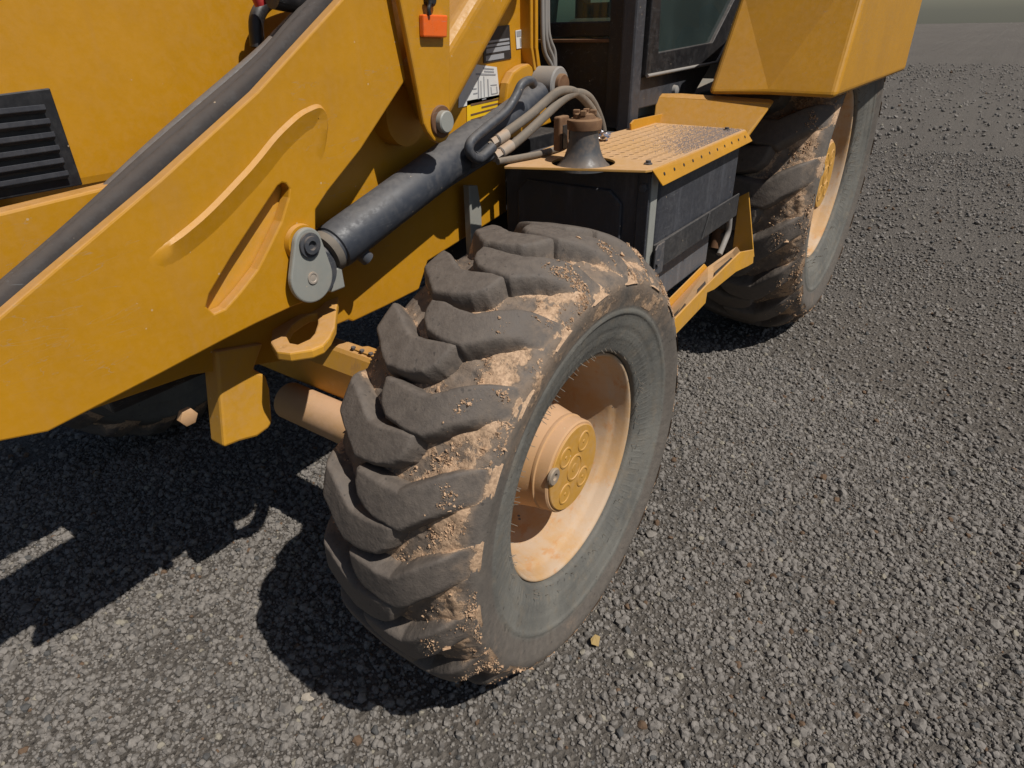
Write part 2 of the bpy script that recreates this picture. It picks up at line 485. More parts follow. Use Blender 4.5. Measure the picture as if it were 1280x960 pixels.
# gravel: a few stone shapes, instanced on scattered points
def stone_mesh(name, seed, sub=2, flat=0.7, rough=0.42, mat='stone'):
    r_ = random.Random(seed)
    bm = bmesh.new()
    bmesh.ops.create_icosphere(bm, subdivisions=sub, radius=1.0)
    # cut by random planes for facets
    for _ in range(9):
        n = Vector((r_.gauss(0, 1), r_.gauss(0, 1), r_.gauss(0, 1))).normalized()
        d = r_.uniform(0.55, 0.85)
        for v in bm.verts:
            e = v.co.dot(n) - d
            if e > 0: v.co -= n * e
    off = Vector((seed * 1.7, seed * 0.9, 0))
    sx, sy = r_.uniform(0.8, 1.25), r_.uniform(0.75, 1.0)
    for v in bm.verts:
        v.co *= 1 + (r_.random() - 0.5) * 0.10 * rough / 0.42
        v.co.x *= sx; v.co.y *= sy; v.co.z *= flat
    me = bpy.data.meshes.new(name); bm.to_mesh(me); bm.free()
    me.materials.append(MAT[mat])
    return me
stone_col = bpy.data.collections.new('gravel_shapes')
for i in range(10):
    so = bpy.data.objects.new('gravel_shape', stone_mesh('gravel_shape', 100 + i, sub=1 if i % 2 else 2, flat=0.55 + 0.04 * i))
    stone_col.objects.link(so)

def scatter(n, rmin, rmax, smin, smax, cx=0.15, cy=0.25, power=2.2):
    rad = np.sqrt(rng.uniform(rmin ** 2, rmax ** 2, n)); ang = rng.uniform(0, 2 * np.pi, n)
    x = cx + rad * np.cos(ang); y = cy + rad * np.sin(ang)
    s = smin + (smax - smin) * rng.random(n) ** power
    return x, y, s
S = [scatter(175000, 0, 1.75, 0.0024, 0.0060, -0.05, 0.15, 1.2), scatter(42000, 0, 1.75, 0.0060, 0.0130, -0.05, 0.15, 2.0),
     scatter(80000, 1.75, 3.6, 0.0042, 0.012, -0.05, 0.15, 1.6), scatter(75000, 3.6, 7.5, 0.007, 0.018, -0.05, 0.15), scatter(60000, 7.5, 22, 0.012, 0.036, -0.05, 0.15), scatter(1100, 0, 3.0, 0.012, 0.021, -0.05, 0.15, 1.8)]
sx_ = np.concatenate([s[0] for s in S]); sy_ = np.concatenate([s[1] for s in S]); ss_ = np.concatenate([s[2] for s in S])
clump = fbm(np.stack([sx_, sy_, np.zeros_like(sx_)], -1), 3.0, 3)
keep = rng.random(len(sx_)) < sstep(clump, 0.15, 0.55) * 0.55 + 0.45
sx_, sy_, ss_ = sx_[keep], sy_[keep], ss_[keep]
NS = len(sx_)
PV = np.stack([sx_, sy_, gz(sx_, sy_) + ss_ * 0.25], -1)
pm = bpy.data.meshes.new('gravel_stones')
pm.vertices.add(NS); pm.vertices.foreach_set('co', PV.ravel().astype(np.float32))
a = pm.attributes.new('size', 'FLOAT', 'POINT'); a.data.foreach_set('value', ss_.astype(np.float32))
a = pm.attributes.new('turn', 'FLOAT_VECTOR', 'POINT')
tv = np.stack([rng.normal(0, 0.5, NS), rng.normal(0, 0.5, NS), rng.uniform(0, 6.283, NS)], -1)
a.data.foreach_set('vector', tv.ravel().astype(np.float32))
pm.materials.append(MAT['stone'])
gravel = bpy.data.objects.new('gravel_stones', pm); COL.objects.link(gravel)
gravel['kind'] = 'stuff'; gravel['label'] = 'loose dark grey gravel covering the ground around the wheel'; gravel['category'] = 'gravel'
ng = bpy.data.node_groups.new('scatter_gravel', 'GeometryNodeTree')
ng.interface.new_socket('Geometry', in_out='INPUT', socket_type='NodeSocketGeometry')
ng.interface.new_socket('Geometry', in_out='OUTPUT', socket_type='NodeSocketGeometry')
gi = ng.nodes.new('NodeGroupInput'); go = ng.nodes.new('NodeGroupOutput')
iop = ng.nodes.new('GeometryNodeInstanceOnPoints'); ci = ng.nodes.new('GeometryNodeCollectionInfo')
ci.inputs['Collection'].default_value = stone_col; ci.inputs['Separate Children'].default_value = True; ci.inputs['Reset Children'].default_value = True
na = ng.nodes.new('GeometryNodeInputNamedAttribute'); na.data_type = 'FLOAT'; na.inputs['Name'].default_value = 'size'
nv = ng.nodes.new('GeometryNodeInputNamedAttribute'); nv.data_type = 'FLOAT_VECTOR'; nv.inputs['Name'].default_value = 'turn'
er = ng.nodes.new('FunctionNodeEulerToRotation')
ng.links.new(gi.outputs[0], iop.inputs['Points']); ng.links.new(ci.outputs[0], iop.inputs['Instance'])
iop.inputs['Pick Instance'].default_value = True
ng.links.new(nv.outputs[0], er.inputs[0]); ng.links.new(er.outputs[0], iop.inputs['Rotation'])
ng.links.new(na.outputs[0], iop.inputs['Scale']); ng.links.new(iop.outputs[0], go.inputs[0])
mod = gravel.modifiers.new('scatter', 'NODES'); mod.node_group = ng

# ------------------------------------------------------------------ backhoe loader
loader = empty('backhoe_loader', (0, 0, 0))
loader['label'] = 'muddy yellow backhoe loader with black lift cylinder and dusty front tyre'
loader['category'] = 'backhoe loader'

# ---- wheels
YC = 0.117          # middle of the front tyre, across the machine
def r_top(y, inner=False):
    # the outer shoulder is worn rounder than the inner one
    a = np.abs(y - YC)
    return 0.478 - (0.010 * (a / 0.117) ** 2 if inner else 0.029 * (a / 0.117) ** 3)
CARC = [(0.030, 0.2475), (0.010, 0.2480), (0.002, 0.2490), (-0.0025, 0.2525), (-0.006, 0.262), (-0.012, 0.277), (-0.018, 0.294), (-0.0235, 0.312), (-0.0275, 0.329),
        (-0.0300, 0.335), (-0.0315, 0.3385), (-0.0302, 0.342), (-0.034, 0.358), (-0.0385, 0.374), (-0.041, 0.387), (-0.040, 0.398), (-0.035, 0.408), (-0.026, 0.4155), (-0.012, 0.4215), (0.005, 0.4265), (0.03, 0.4335), (0.06, 0.439), (0.09, 0.4415)]
prof = CARC + [(YC, 0.442)] + [(2 * YC - y, r) for y, r in CARC[::-1]]
# refine profile
py = np.array([p[0] for p in prof]); pr = np.array([p[1] for p in prof])
t0 = np.concatenate([[0], np.cumsum(np.hypot(np.diff(py), np.diff(pr)))])
tt = np.linspace(0, t0[-1], 150)
py2 = np.interp(tt, t0, py); pr2 = np.interp(tt, t0, pr)
DEG = math.pi / 180 * 0.465
OUT = np.array([(8.2, .163), (5.6, .160), (3.2, .152), (1.3, .134), (0.3, .10), (0.0, .06), (2.3, .037), (9.0, -.026), (12.6, -.042), (17.4, -.046), (15.8, -.030), (12.4, .02), (7.6, .072), (7.5, .10), (8.2, .14)])
def sdf_poly(s, y, poly):
    P = np.stack([s, y], -1)[..., None, :]; A = poly; B = np.roll(poly, -1, 0)
    e = B - A; w = P - A
    t = np.clip((w * e).sum(-1) / (e * e).sum(-1), 0, 1)
    d = np.sqrt(((w - t[..., None] * e) ** 2).sum(-1)).min(-1)
    c = ((A[:, 1] > P[..., 1]) != (B[:, 1] > P[..., 1])) & (P[..., 0] < (B[:, 0] - A[:, 0]) * (P[..., 1] - A[:, 1]) / (B[:, 1] - A[:, 1] + 1e-12) + A[:, 0])
    return np.where(c.sum(-1) % 2 == 1, -d, d)
POLY = np.stack([OUT[:, 0] * DEG, OUT[:, 1]], -1)
def carc_r(y):
    m = (pr2 > 0.397)
    yy = py2[m]; rr = pr2[m]; o = np.argsort(yy)
    r = np.interp(y, yy[o], rr[o])
    return r
def lug_mesh(mirror, seed, phase):
    s = np.arange(-0.020, 0.170, 0.0021); y = np.arange(-0.046, 0.180, 0.0024)
    Sg, Yg = np.meshgrid(s, y, indexing='ij')
    wob = (vnoise(np.stack([Sg, Yg, np.full_like(Sg, seed)], -1), 45) - 0.5) * 0.0030 + (fbm(np.stack([Sg, Yg, np.full_like(Sg, seed + 9.0)], -1), 170, 2) - 0.5) * 0.0012
    sd = sdf_poly(Sg, Yg, POLY) + wob
    t = np.clip((0.0080 - sd) / 0.0155, 0, 1)
    h = (1 - (1 - t) ** 3.1) * sstep(Yg, -0.044, -0.024)
    Yw = 2 * YC - Yg if mirror else Yg
    base = carc_r(Yg)
    top = base + np.maximum(r_top(Yg, mirror) - base, 0) * (0.15 + 0.85 * sstep(Yg, -0.042, 0.002))
    n = fbm(np.stack([Sg, Yg, np.full_like(Sg, seed * 3.3)], -1), 38, 3)
    r = base - 0.004 * (1 - sstep(h, 0.0, 0.08)) + h * (top - base) + (n - 0.5) * 0.0022 * h
    # worn, rounded top with small pits
    th = Sg / 0.465
    X = -np.cos(th) * r; Z = np.sin(th) * r
    mud = np.clip(1.05 - h * 1.25, 0, 1) * (0.5 + 0.4 * sstep(Yg, 0.05, -0.03)) + 0.75 * sstep(Yg, 0.02, -0.03) * (n * 1.7 - 0.25)
    side = sstep(Yg, -0.03, -0.05)
    V = np.stack([X, Yw - YC, Z], -1).reshape(-1, 3)
    a, b = Sg.shape
    I = np.arange(a * b).reshape(a, b)
    keepf = (h > 0.015)
    kf = keepf[:-1, :-1] | keepf[1:, :-1] | keepf[1:, 1:] | keepf[:-1, 1:]
    F = np.stack([I[:-1, :-1], I[1:, :-1], I[1:, 1:], I[:-1, 1:]], -1)[kf]
    if mirror: F = F[:, ::-1]
    used = np.unique(F); mp = -np.ones(a * b, int); mp[used] = np.arange(len(used))
    me = np_mesh('tread_lug', V[used], mp[F], {'mud': mud.ravel()[used], 'side': side.ravel()[used]})
    me.materials.append(MAT['rubber'])
    me.polygons.foreach_set('use_smooth', [True] * len(me.polygons))
    return me

def lug_sdf_all(th, y):
    """distance to the nearest lug over the whole tread; th in degrees."""
    d = np.full(th.shape, 1.0)
    for mirror, ph in ((False, 17.6), (True, 27.6)):
        for k in (-1, 0, 1):
            t = (th - ph) % 18.0 + 18.0 * k
            yy = 2 * YC - y if mirror else y
            d = np.minimum(d, sdf_poly(t * DEG, yy, POLY))
    return d

def carcass_mesh():
    nth = 1080
    th = np.linspace(0, 2 * np.pi, nth, endpoint=False)
    T, K = np.meshgrid(th, np.arange(len(py2)), indexing='ij')
    Yp = py2[K]; Rp = pr2[K]
    W = np.stack([-np.cos(T) * Rp, Yp, np.sin(T) * Rp], -1)
    tread = sstep(Rp, 0.408, 0.425)
    sd = np.full(T.shape, 1.0)
    m = Rp > 0.38
    sd[m] = lug_sdf_all(np.degrees(T[m]) % 360, Yp[m])
    n = fbm(W, 14, 4); n2 = fbm(W + 5, 55, 3)
    outer = sstep(Yp, 0.04, -0.02) * sstep(Rp, 0.385, 0.412)
    mud = tread * (0.46 + 0.36 * sstep(sd, 0.03, 0.0)) + outer * (0.34 + 0.7 * (n - 0.45)) 
    band = sstep(Rp, 0.343, 0.352) * (Yp < YC) * sstep(Rp, 0.415, 0.39)
    mud = mud + band * (0.13 + 0.55 * sstep(np.sin(T), 0.35, 0.85) + 1.2 * (n - 0.5)) * 0.9
    patch = sstep(fbm(W, 15, 3), 0.40, 0.54) * sstep(fbm(W + 3, 48, 3), 0.36, 0.52) * sstep(Yp, 0.20, 0.12) * sstep(np.sin(T), -0.35, 0.6)
    mud = mud + tread * patch * (0.12 + 0.24 * sstep(Yp, 0.06, 0.0) + 0.16 * sstep(sd, 0.02, 0.0))
    thick = np.clip(mud + (n2 - 0.5) * 1.5 - 0.45, 0, 1) * 0.007 * sstep(Rp, 0.36, 0.42)
    Rr = Rp + thick
    side = (1 - 0.75 * sstep(Rp, 0.340, 0.352) * (Yp < YC)) * (1 - sstep(Rp, 0.395, 0.415))
    # faint raised radial ribs and lettering ring on the sidewall
    rib = sstep(np.sin(T * 120), 0.93, 1.0) * sstep(Rp, 0.262, 0.27) * sstep(Rp, 0.30, 0.28) * (Yp < YC)
    Yy = Yp - rib * 0.0012 - thick * 0.7 * (Yp < YC) * side
    # fine radial weather lines, scuffs and two low moulded rings
    ang = np.stack([np.cos(T) * 9, np.sin(T) * 9, Rp * 9], -1) + 20
    lines = (fbm(ang, 3.5, 4) - 0.5) * 0.0011 + (vnoise(np.stack([np.cos(T) * 40, np.sin(T) * 40, Rp * 12], -1) + 50, 1.0) - 0.5) * 0.0003
    wall = sstep(Rp, 0.256, 0.266) * sstep(Rp, 0.40, 0.37) * (Yp < YC)
    Yy = Yy + lines * wall - 0.0022 * np.exp(-((Rp - 0.3375) / 0.0022) ** 2) * (Yp < YC) - 0.0010 * np.exp(-((Rp - 0.283) / 0.002) ** 2) * (Yp < YC)
    groove = np.exp(-((Rp - 0.300) / 0.0025) ** 2) * 0.0014 * (Yp < YC)
    Yy = Yy + groove
    V = np.stack([-np.cos(T) * Rr, Yy - YC, np.sin(T) * Rr], -1)
    a, b = T.shape
    I = np.arange(a * b).reshape(a, b); J = np.roll(I, -1, 0)
    F = np.stack([I[:, :-1], J[:, :-1], J[:, 1:], I[:, 1:]], -1).reshape(-1, 4)
    me = np_mesh('tyre', V.reshape(-1, 3), F, {'mud': np.clip(mud, 0, 1.2).ravel(), 'side': side.ravel()})
    me.materials.append(MAT['rubber'])
    me.polygons.foreach_set('use_smooth', [True] * len(me.polygons))
    return me

def clump_mesh():
    """dried soil: small angular crumbs stuck in patches between and beside the lugs."""
    bv = np.array([(1, 0, 0), (-1, 0, 0), (0, 1, 0), (0, -1, 0), (0, 0, 1), (0, 0, -1)], float)
    bf = np.array([(0, 2, 4), (2, 1, 4), (1, 3, 4), (3, 0, 4), (2, 0, 5), (1, 2, 5), (3, 1, 5), (0, 3, 5)])
    N = 420000
    th = rng.uniform(0, 360, N); y = rng.uniform(-0.040, 0.27, N)
    o_ = np.argsort(py2[pr2 > 0.397])
    rr = np.interp(y, py2[pr2 > 0.397][o_], pr2[pr2 > 0.397][o_])
    rad = np.radians(th)
    P = np.stack([-np.cos(rad) * rr, y, np.sin(rad) * rr], -1)
    n = fbm(P, 15, 3); nn = fbm(P + 3, 48, 3)
    pre = (n > 0.42) & (nn > 0.40)
    th, y, rr, rad, n, nn = th[pre], y[pre], rr[pre], rad[pre], n[pre], nn[pre]
    sd = lug_sdf_all(th, y)
    shoulder = sstep(y, 0.060, 0.0)
    near = sstep(sd, 0.020, 0.002) * (sd > -0.003)
    cov = (0.30 + 0.7 * near + 1.1 * shoulder) * sstep(n, 0.40, 0.55) * sstep(nn, 0.40, 0.56)
    cov = np.where(sd < -0.003, cov * shoulder ** 2 * 0.6, cov)
    cov = np.where(y > 0.17, cov * 0.35, cov)
    cov *= 0.35 + 0.65 * sstep(np.sin(rad), -0.2, 0.8)
    sel = rng.random(len(th)) < cov
    th, y, sd, rr, rad = th[sel], y[sel], sd[sel], rr[sel], rad[sel]
    lift = np.maximum(r_top(y) - rr, 0) * (0.15 + 0.85 * sstep(y, -0.042, 0.002))
    rr = rr + lift * np.clip((0.0055 - sd) / 0.0135, 0, 1) ** 0.6 + 0.001
    K = len(th)
    size = 0.0005 + 0.0024 * rng.random(K) ** 4 + 0.0028 * (rng.random(K) > 0.988)
    v = bv[None] * (1 + rng.normal(0, 0.28, (K, 6, 1))) + rng.normal(0, 0.18, (K, 6, 3))
    v = v * size[:, None, None] * np.array([1.1, 1.0, 0.75])
    q = rng.normal(0, 1, (K, 4)); q /= np.linalg.norm(q, axis=1)[:, None]
    w, x_, y_, z_ = q.T
    Rm = np.stack([np.stack([1 - 2 * (y_**2 + z_**2), 2 * (x_*y_ - z_*w), 2 * (x_*z_ + y_*w)], -1),
                   np.stack([2 * (x_*y_ + z_*w), 1 - 2 * (x_**2 + z_**2), 2 * (y_*z_ - x_*w)], -1),
                   np.stack([2 * (x_*z_ - y_*w), 2 * (y_*z_ + x_*w), 1 - 2 * (x_**2 + y_**2)], -1)], 1)
    v = np.einsum('kij,knj->kni', Rm, v)
    ctr = np.stack([-np.cos(rad) * rr, y - YC, np.sin(rad) * rr], -1)
    V = (v + ctr[:, None]).reshape(-1, 3)
    F = (bf[None] + 6 * np.arange(K)[:, None, None]).reshape(-1, 3)
    me = np_mesh('dried_mud_crumbs', V, F)
    me.materials.append(MAT['mud'])
    return me

LUG_O = [lug_mesh(False, 1.0 + i, 0) for i in range(3)]
LUG_I = [lug_mesh(True, 11.0 + i, 0) for i in range(2)]
TYRE = carcass_mesh()
CRUMBS = clump_mesh()

def rim_bm():
    bm = bmesh.new()
    # from the outer flange inwards (distance along +y from the flange plane)
    p = [(0.026, 0.2470), (0.014, 0.2472), (0.009, 0.2462), (0.007, 0.2430), (0.010, 0.2390), (0.018, 0.2360), (0.036, 0.2330), (0.042, 0.2315), (0.048, 0.2265), (0.056, 0.2235),
         (0.085, 0.2190), (0.130, 0.2130), (0.170, 0.204), (0.200, 0.190), (0.218, 0.170), (0.226, 0.14), (0.228, 0.06)]
    return add_lathe(bm, (0, -YC, 0), (0, 1, 0), p, n=128, cap=False)
RIM = rim_bm(); bmesh.ops.recalc_face_normals(RIM, faces=RIM.faces[:])
rim_me = bpy.data.meshes.new('rim'); RIM.to_mesh(rim_me); RIM.free(); rim_me.materials.append(MAT['rim'])
rim_me.polygons.foreach_set('use_smooth', [True] * len(rim_me.polygons))

def build_wheel(loc, parent, detail=True):
    w = empty('wheel', loc, parent)
    link_mesh('tyre', TYRE, None, w)
    for k in range(20):
        for lst, ph in ((LUG_O, 17.6), (LUG_I, 27.6)):
            o = link_mesh('tread_lug', lst[k % len(lst)], None, w)
            # positive angle climbs from the front of the tyre over its top
            o.rotation_euler = (0, R(ph + 18.0 * k), 0)
    rim = link_mesh('rim', rim_me, None, w)
    c = link_mesh('dried_mud', CRUMBS, None, w, kind='stuff')
    return w

wheel = build_wheel((0, YC, 0.47), loader)
wheel.name = 'front_wheel'

# hub: planetary drum, cover, bosses, plug
def wloc(y): return y - YC
hub = lathe('hub', (0, wloc(0.232), 0), (0, -1, 0), [(0, 0.145), (0.014, 0.145), (0.02, 0.130), (0.10, 0.121), (0.16, 0.108), (0.176, 0.1045), (0.178, 0.1055), (0.1835, 0.1055), (0.1855, 0.1025), (0.210, 0.1010), (0.213, 0.098)], 'mudded', wheel, n=96)
cover = lathe('hub_cover', (0, wloc(0.0192), 0), (0, -1, 0), [(0, 0.094), (0.0030, 0.094), (0.0045, 0.0925)], 'hub_cover', wheel, n=96)
for a in (52, 128, 232, 308):
    cx, cz = 0.058 * math.cos(R(a)), 0.058 * math.sin(R(a))
    lathe('hub_boss', (cx, wloc(0.0148), cz), (0, -1, 0), [(0, 0.0235), (0.0012, 0.0230), (0.0020, 0.0215), (0.0020, 0.0195), (0.0006, 0.0175), (0.0006, 0.004), (0.0016, 0.003), (0.0018, 0.001)], 'hub_cover', wheel, n=40)
lathe('hub_centre', (0, wloc(0.0148), 0), (0, -1, 0), [(0, 0.030), (0.0014, 0.0295), (0.0022, 0.0275), (0.0022, 0.0255), (0.0006, 0.0245), (0.0006, 0.010), (0.0014, 0.009), (0.0016, 0.005)], 'hub_cover', wheel, n=48)
plug = lathe('hub_plug', (-0.083, wloc(0.0170), 0.030), (0, -1, 0), [(0, 0.0185), (0.005, 0.0185), (0.0075, 0.0165), (0.0075, 0.008), (0.003, 0.007), (0.003, 0.002)], 'plug', wheel, n=32)
for k in range(10):
    a = R(36 * k + 10)
    lathe('wheel_nut', (0.150 * math.cos(a), wloc(0.226), 0.150 * math.sin(a)), (0, -1, 0), [(0, 0.016), (0.016, 0.016), (0.018, 0.013), (0.018, 0.008), (0.03, 0.008), (0.031, 0.006)], 'rust', wheel, n=6, ang=20)
vs = tube('valve_stem', [(0.16, wloc(0.210), 0.10), (0.165, wloc(0.17), 0.105), (0.158, wloc(0.145), 0.10)], 0.006, 'dark_steel', wheel)
# rubber hairs left by moulding, along the bead
bm = bmesh.new()
for k in range(90):
    a = random.uniform(0, 2 * math.pi); r_ = random.uniform(0.2505, 0.272); y_ = -0.002 - (r_ - 0.2515) * 0.42
    p0 = Vector((-math.cos(a) * r_, wloc(y_), math.sin(a) * r_)); 
    p1 = p0 + Vector((math.cos(a + random.gauss(0, .6)) * .005, -random.uniform(.004, .011), -math.sin(a + random.gauss(0, .6)) * .005))
    add_tube(bm, [p0, p1], 0.0007, n=4, smooth=False)
obj('moulding_hairs', bm, 'hose', wheel, kind='stuff')

# the other wheels: copies that share the meshes
def copy_wheel(loc, scale, rz, name, skip=()):
    w = wheel.copy(); COL.objects.link(w); w.name = name; w.location = loc; w.scale = scale; w.rotation_euler = (0, 0, rz)
    for ch in wheel.children:
        if ch.name.split('.')[0] in skip: continue
        c = ch.copy(); COL.objects.link(c); c.parent = w
    return w
copy_wheel((0, 1.88 - YC, 0.47), (1, 1, 1), math.pi, 'front_wheel')
RW = 0.68 / 0.478
copy_wheel((2.13, -0.06 + 0.165 * RW, 0.675), (RW, RW, RW), 0, 'rear_wheel')
copy_wheel((2.13, 1.72, 0.675), (RW, RW, RW), math.pi, 'rear_wheel')

# ---- front axle
ax = obj('front_axle', add_prism(bmesh.new(), [(-0.048, 0.33, 0.44), (-0.058, 0.33, 0.535), (-0.038, 0.33, 0.590), (0.004, 0.33, 0.590), (0.010, 0.33, 0.53), (0.0, 0.33, 0.44)], (0, 1.22, 0)), 'yellow_worn', loader, bevel=0.012)
lathe('steering_cylinder', (-0.088, 0.86, 0.405), (0, -1, 0), [(0, 0.028), (0.012, 0.042), (0.02, 0.050), (0.40, 0.050), (0.41, 0.04), (0.50, 0.038)], 'mudded', loader, n=40)
lathe('axle_hub', (0, 0.36, 0.47), (0, -1, 0), [(0, 0.10), (0.10, 0.10), (0.11, 0.12), (0.16, 0.12)], 'mudded', loader, n=40)
for k in range(4):
    lathe('axle_bolt', (-0.028, 0.53 + 0.030 * k, 0.5935), (0, 0, 1), [(0, 0.006), (0.005, 0.006)], 'dark_steel', ax, n=6)
obj('axle_plate', add_prism(bmesh.new(), [(-0.034, 0.51, 0.590), (0.002, 0.50, 0.590), (0.002, 0.60, 0.590), (-0.028, 0.63, 0.590)], (0, 0, 0.004)), 'yellow', ax, bevel=0.002)

# ---- main frame: one deep side plate, its nose and the tower
fr = prism('frame', [(-0.9, 0.62, 0.74), (-0.42, 0.62, 0.70)] + [(-0.226, 0.620, 0.645), (-0.157, 0.620, 0.631), (-0.118, 0.620, 0.631), (-0.090, 0.620, 0.652), (-0.075, 0.620, 0.670), (-0.028, 0.620, 0.669), (-0.015, 0.620, 0.660), (0.092, 0.620, 0.661), (0.217, 0.620, 0.665)] + [(0.26, 0.62, 0.73), (0.62, 0.62, 0.78), (0.62, 0.62, 0.98)] + [(0.87, 0.62, 1.0)] + [(0.781, 0.620, 1.134), (0.773, 0.620, 1.168), (0.757, 0.620, 1.249), (0.754, 0.620, 1.325), (0.744, 0.620, 1.434), (0.259, 0.620, 1.409)] + [(-0.05, 0.62, 1.08), (-0.9, 0.62, 1.04)], (0, 0.04, 0), 'yellow', loader, bevel=0.004)
fr.name = 'frame_side'
prism('nose_bracket', [(-0.301, 0.605, 0.663), (-0.278, 0.605, 0.638), (-0.276, 0.605, 0.605), (-0.289, 0.605, 0.527), (-0.301, 0.605, 0.518), (-0.331, 0.605, 0.513), (-0.371, 0.605, 0.524), (-0.407, 0.605, 0.529), (-0.369, 0.605, 0.733), (-0.266, 0.605, 0.708)], (0, 0.05, 0), 'yellow_worn', loader, bevel=0.006)
lathe('bolt', (-0.46, 0.606, 0.635), (0, -1, 0), [(0, 0.018), (0.012, 0.018), (0.014, 0.014)], 'mudded', loader, n=6)
# far side of the frame and the belly between
box('frame_side', (-0.9, 1.16, 0.70), (2.4, 1.20, 1.02), 'yellow', loader)
box('engine_block', (-0.55, 0.68, 0.66), (0.75, 1.14, 1.02), 'black', loader)
box('transmission', (0.75, 0.70, 0.42), (1.9, 1.10, 0.95), 'black', loader)
# tie-down eye: flat loop sticking out of the frame
eye = prism('tie_down_eye', [(-0.021, 0.660, 0.735), (-0.045, 0.622, 0.735), (-0.096, 0.570, 0.735), (-0.165, 0.497, 0.735), (-0.205, 0.466, 0.735), (-0.237, 0.449, 0.735), (-0.263, 0.451, 0.735), (-0.296, 0.476, 0.735), (-0.306, 0.504, 0.735), (-0.287, 0.547, 0.735), (-0.247, 0.596, 0.735), (-0.166, 0.615, 0.735), (-0.143, 0.602, 0.735), (-0.110, 0.609, 0.735)], (0, 0, -0.020), 'yellow_worn', loader,
            holes=[[(-0.137, 0.585, 0.735), (-0.174, 0.541, 0.735), (-0.210, 0.508, 0.735), (-0.233, 0.495, 0.735), (-0.262, 0.495, 0.735), (-0.266, 0.514, 0.735), (-0.248, 0.548, 0.735), (-0.208, 0.579, 0.735), (-0.176, 0.590, 0.735), (-0.153, 0.594, 0.735)]], bevel=0.004)

# ---- lift arm: outer plate with a pressed outline, inner plate, top and closing plates
ARM = [(-0.173, 0.500, 0.919), (-0.181, 0.500, 0.873), (-0.193, 0.500, 0.807), (-0.255, 0.500, 0.809), (-0.333, 0.500, 0.805), (-0.403, 0.500, 0.799), (-0.524, 0.500, 0.786), (-0.698, 0.500, 0.770), (-0.789, 0.500, 0.795), (-0.738, 0.500, 0.929), (-0.624, 0.500, 0.986), (-0.435, 0.500, 1.079), (-0.237, 0.500, 1.184), (-0.029, 0.500, 1.316), (0.048, 0.500, 1.366), (0.097, 0.500, 1.368), (0.098, 0.500, 1.317), (0.116, 0.500, 1.178), (-0.028, 0.500, 1.064), (-0.126, 0.500, 1.001), (-0.161, 0.500, 0.974)]
SLOT = [(-0.245, 0.500, 1.022), (-0.286, 0.500, 0.989), (-0.350, 0.500, 0.937), (-0.407, 0.500, 0.886), (-0.418, 0.500, 0.867), (-0.408, 0.500, 0.851), (-0.386, 0.500, 0.852), (-0.352, 0.500, 0.871), (-0.308, 0.500, 0.900), (-0.279, 0.500, 0.929), (-0.240, 0.500, 0.970), (-0.215, 0.500, 1.008), (-0.210, 0.500, 1.022), (-0.215, 0.500, 1.032), (-0.223, 0.500, 1.035), (-0.234, 0.500, 1.031)]
lift = prism('lift_arm', ARM, (0, 0.025, 0), 'yellow', loader, holes=[SLOT], bevel=0.003)
prism('slot_backing', [(x, 0.526, z) for x, y, z in [(-0.456, 0.500, 0.828), (-0.315, 0.500, 0.821), (-0.218, 0.500, 0.884), (-0.164, 0.500, 1.044), (-0.239, 0.500, 1.057), (-0.450, 0.500, 0.897)]], (0, 0.006, 0), 'yellow_dusty', lift, bevel=0)
def ribbon(name, pts, w, h, mat, parent, side=(0, -1, 0)):
    """raised pressing: low ridge with sloping flanks following a line on a plate"""
    P = catmull(pts, 8); bm = bmesh.new(); prev = None; s = Vector(side)
    for i, p in enumerate(P):
        t = (P[min(i + 1, len(P) - 1)] - P[max(i - 1, 0)]).normalized(); n = t.cross(s).normalized()
        k = min(1.0, i / 5) * (1 - sstep(i / (len(P) - 1), 0.66, 0.97))
        row = [bm.verts.new(p + n * a * w + s * (b * h * k - 0.001)) for a, b in ((5.0, 0), (2.4, 0.5), (0.0, 1.0), (-1, 0))]
        if prev:
            for j in range(3): bm.faces.new((prev[j], prev[j + 1], row[j + 1], row[j]))
            bm.faces.new((prev[3], prev[0], row[0], row[3]))
        else:
            bm.faces.new(row[::-1])
        prev = row
    bm.faces.new(prev)
    return smooth_by_angle(obj(name, bm, mat, parent), 50)
ribbon('pressed_rib', [(-0.495, 0.500, 0.965), (-0.390, 0.500, 1.008), (-0.303, 0.500, 1.056), (-0.261, 0.500, 1.082), (-0.218, 0.500, 1.111), (-0.170, 0.500, 1.136), (-0.142, 0.500, 1.145), (-0.119, 0.500, 1.148), (-0.108, 0.500, 1.138), (-0.107, 0.500, 1.119), (-0.118, 0.500, 1.086), (-0.134, 0.500, 1.053), (-0.150, 0.500, 1.022)], 0.0068, 0.0085, 'yellow', lift)
# pipes along the arm
tube('arm_pipe', [(-0.870, 0.645, 0.838), (-0.563, 0.645, 0.987), (-0.345, 0.645, 1.110), (-0.121, 0.645, 1.228), (-0.063, 0.645, 1.263), (-0.021, 0.645, 1.289), (-0.005, 0.645, 1.304), (0.011, 0.645, 1.347)], 0.0125, 'dark_steel', loader)
tube('arm_pipe', [(-0.891, 0.555, 0.834), (-0.601, 0.555, 0.986), (-0.401, 0.555, 1.090), (-0.193, 0.555, 1.200), (-0.093, 0.555, 1.265), (0.021, 0.555, 1.339)], 0.020, 'hose_black', loader)
tube('arm_pipe', [(-0.881, 0.600, 0.835), (-0.582, 0.600, 0.985), (-0.373, 0.600, 1.100), (-0.157, 0.600, 1.213), (-0.054, 0.600, 1.280), (0.042, 0.600, 1.343)], 0.017, 'hose_black', loader)
tube('arm_hose', [(-0.084, 0.620, 1.326), (-0.047, 0.620, 1.321), (0.015, 0.620, 1.318), (0.067, 0.620, 1.331), (0.115, 0.620, 1.362)], 0.022, 'black', loader)

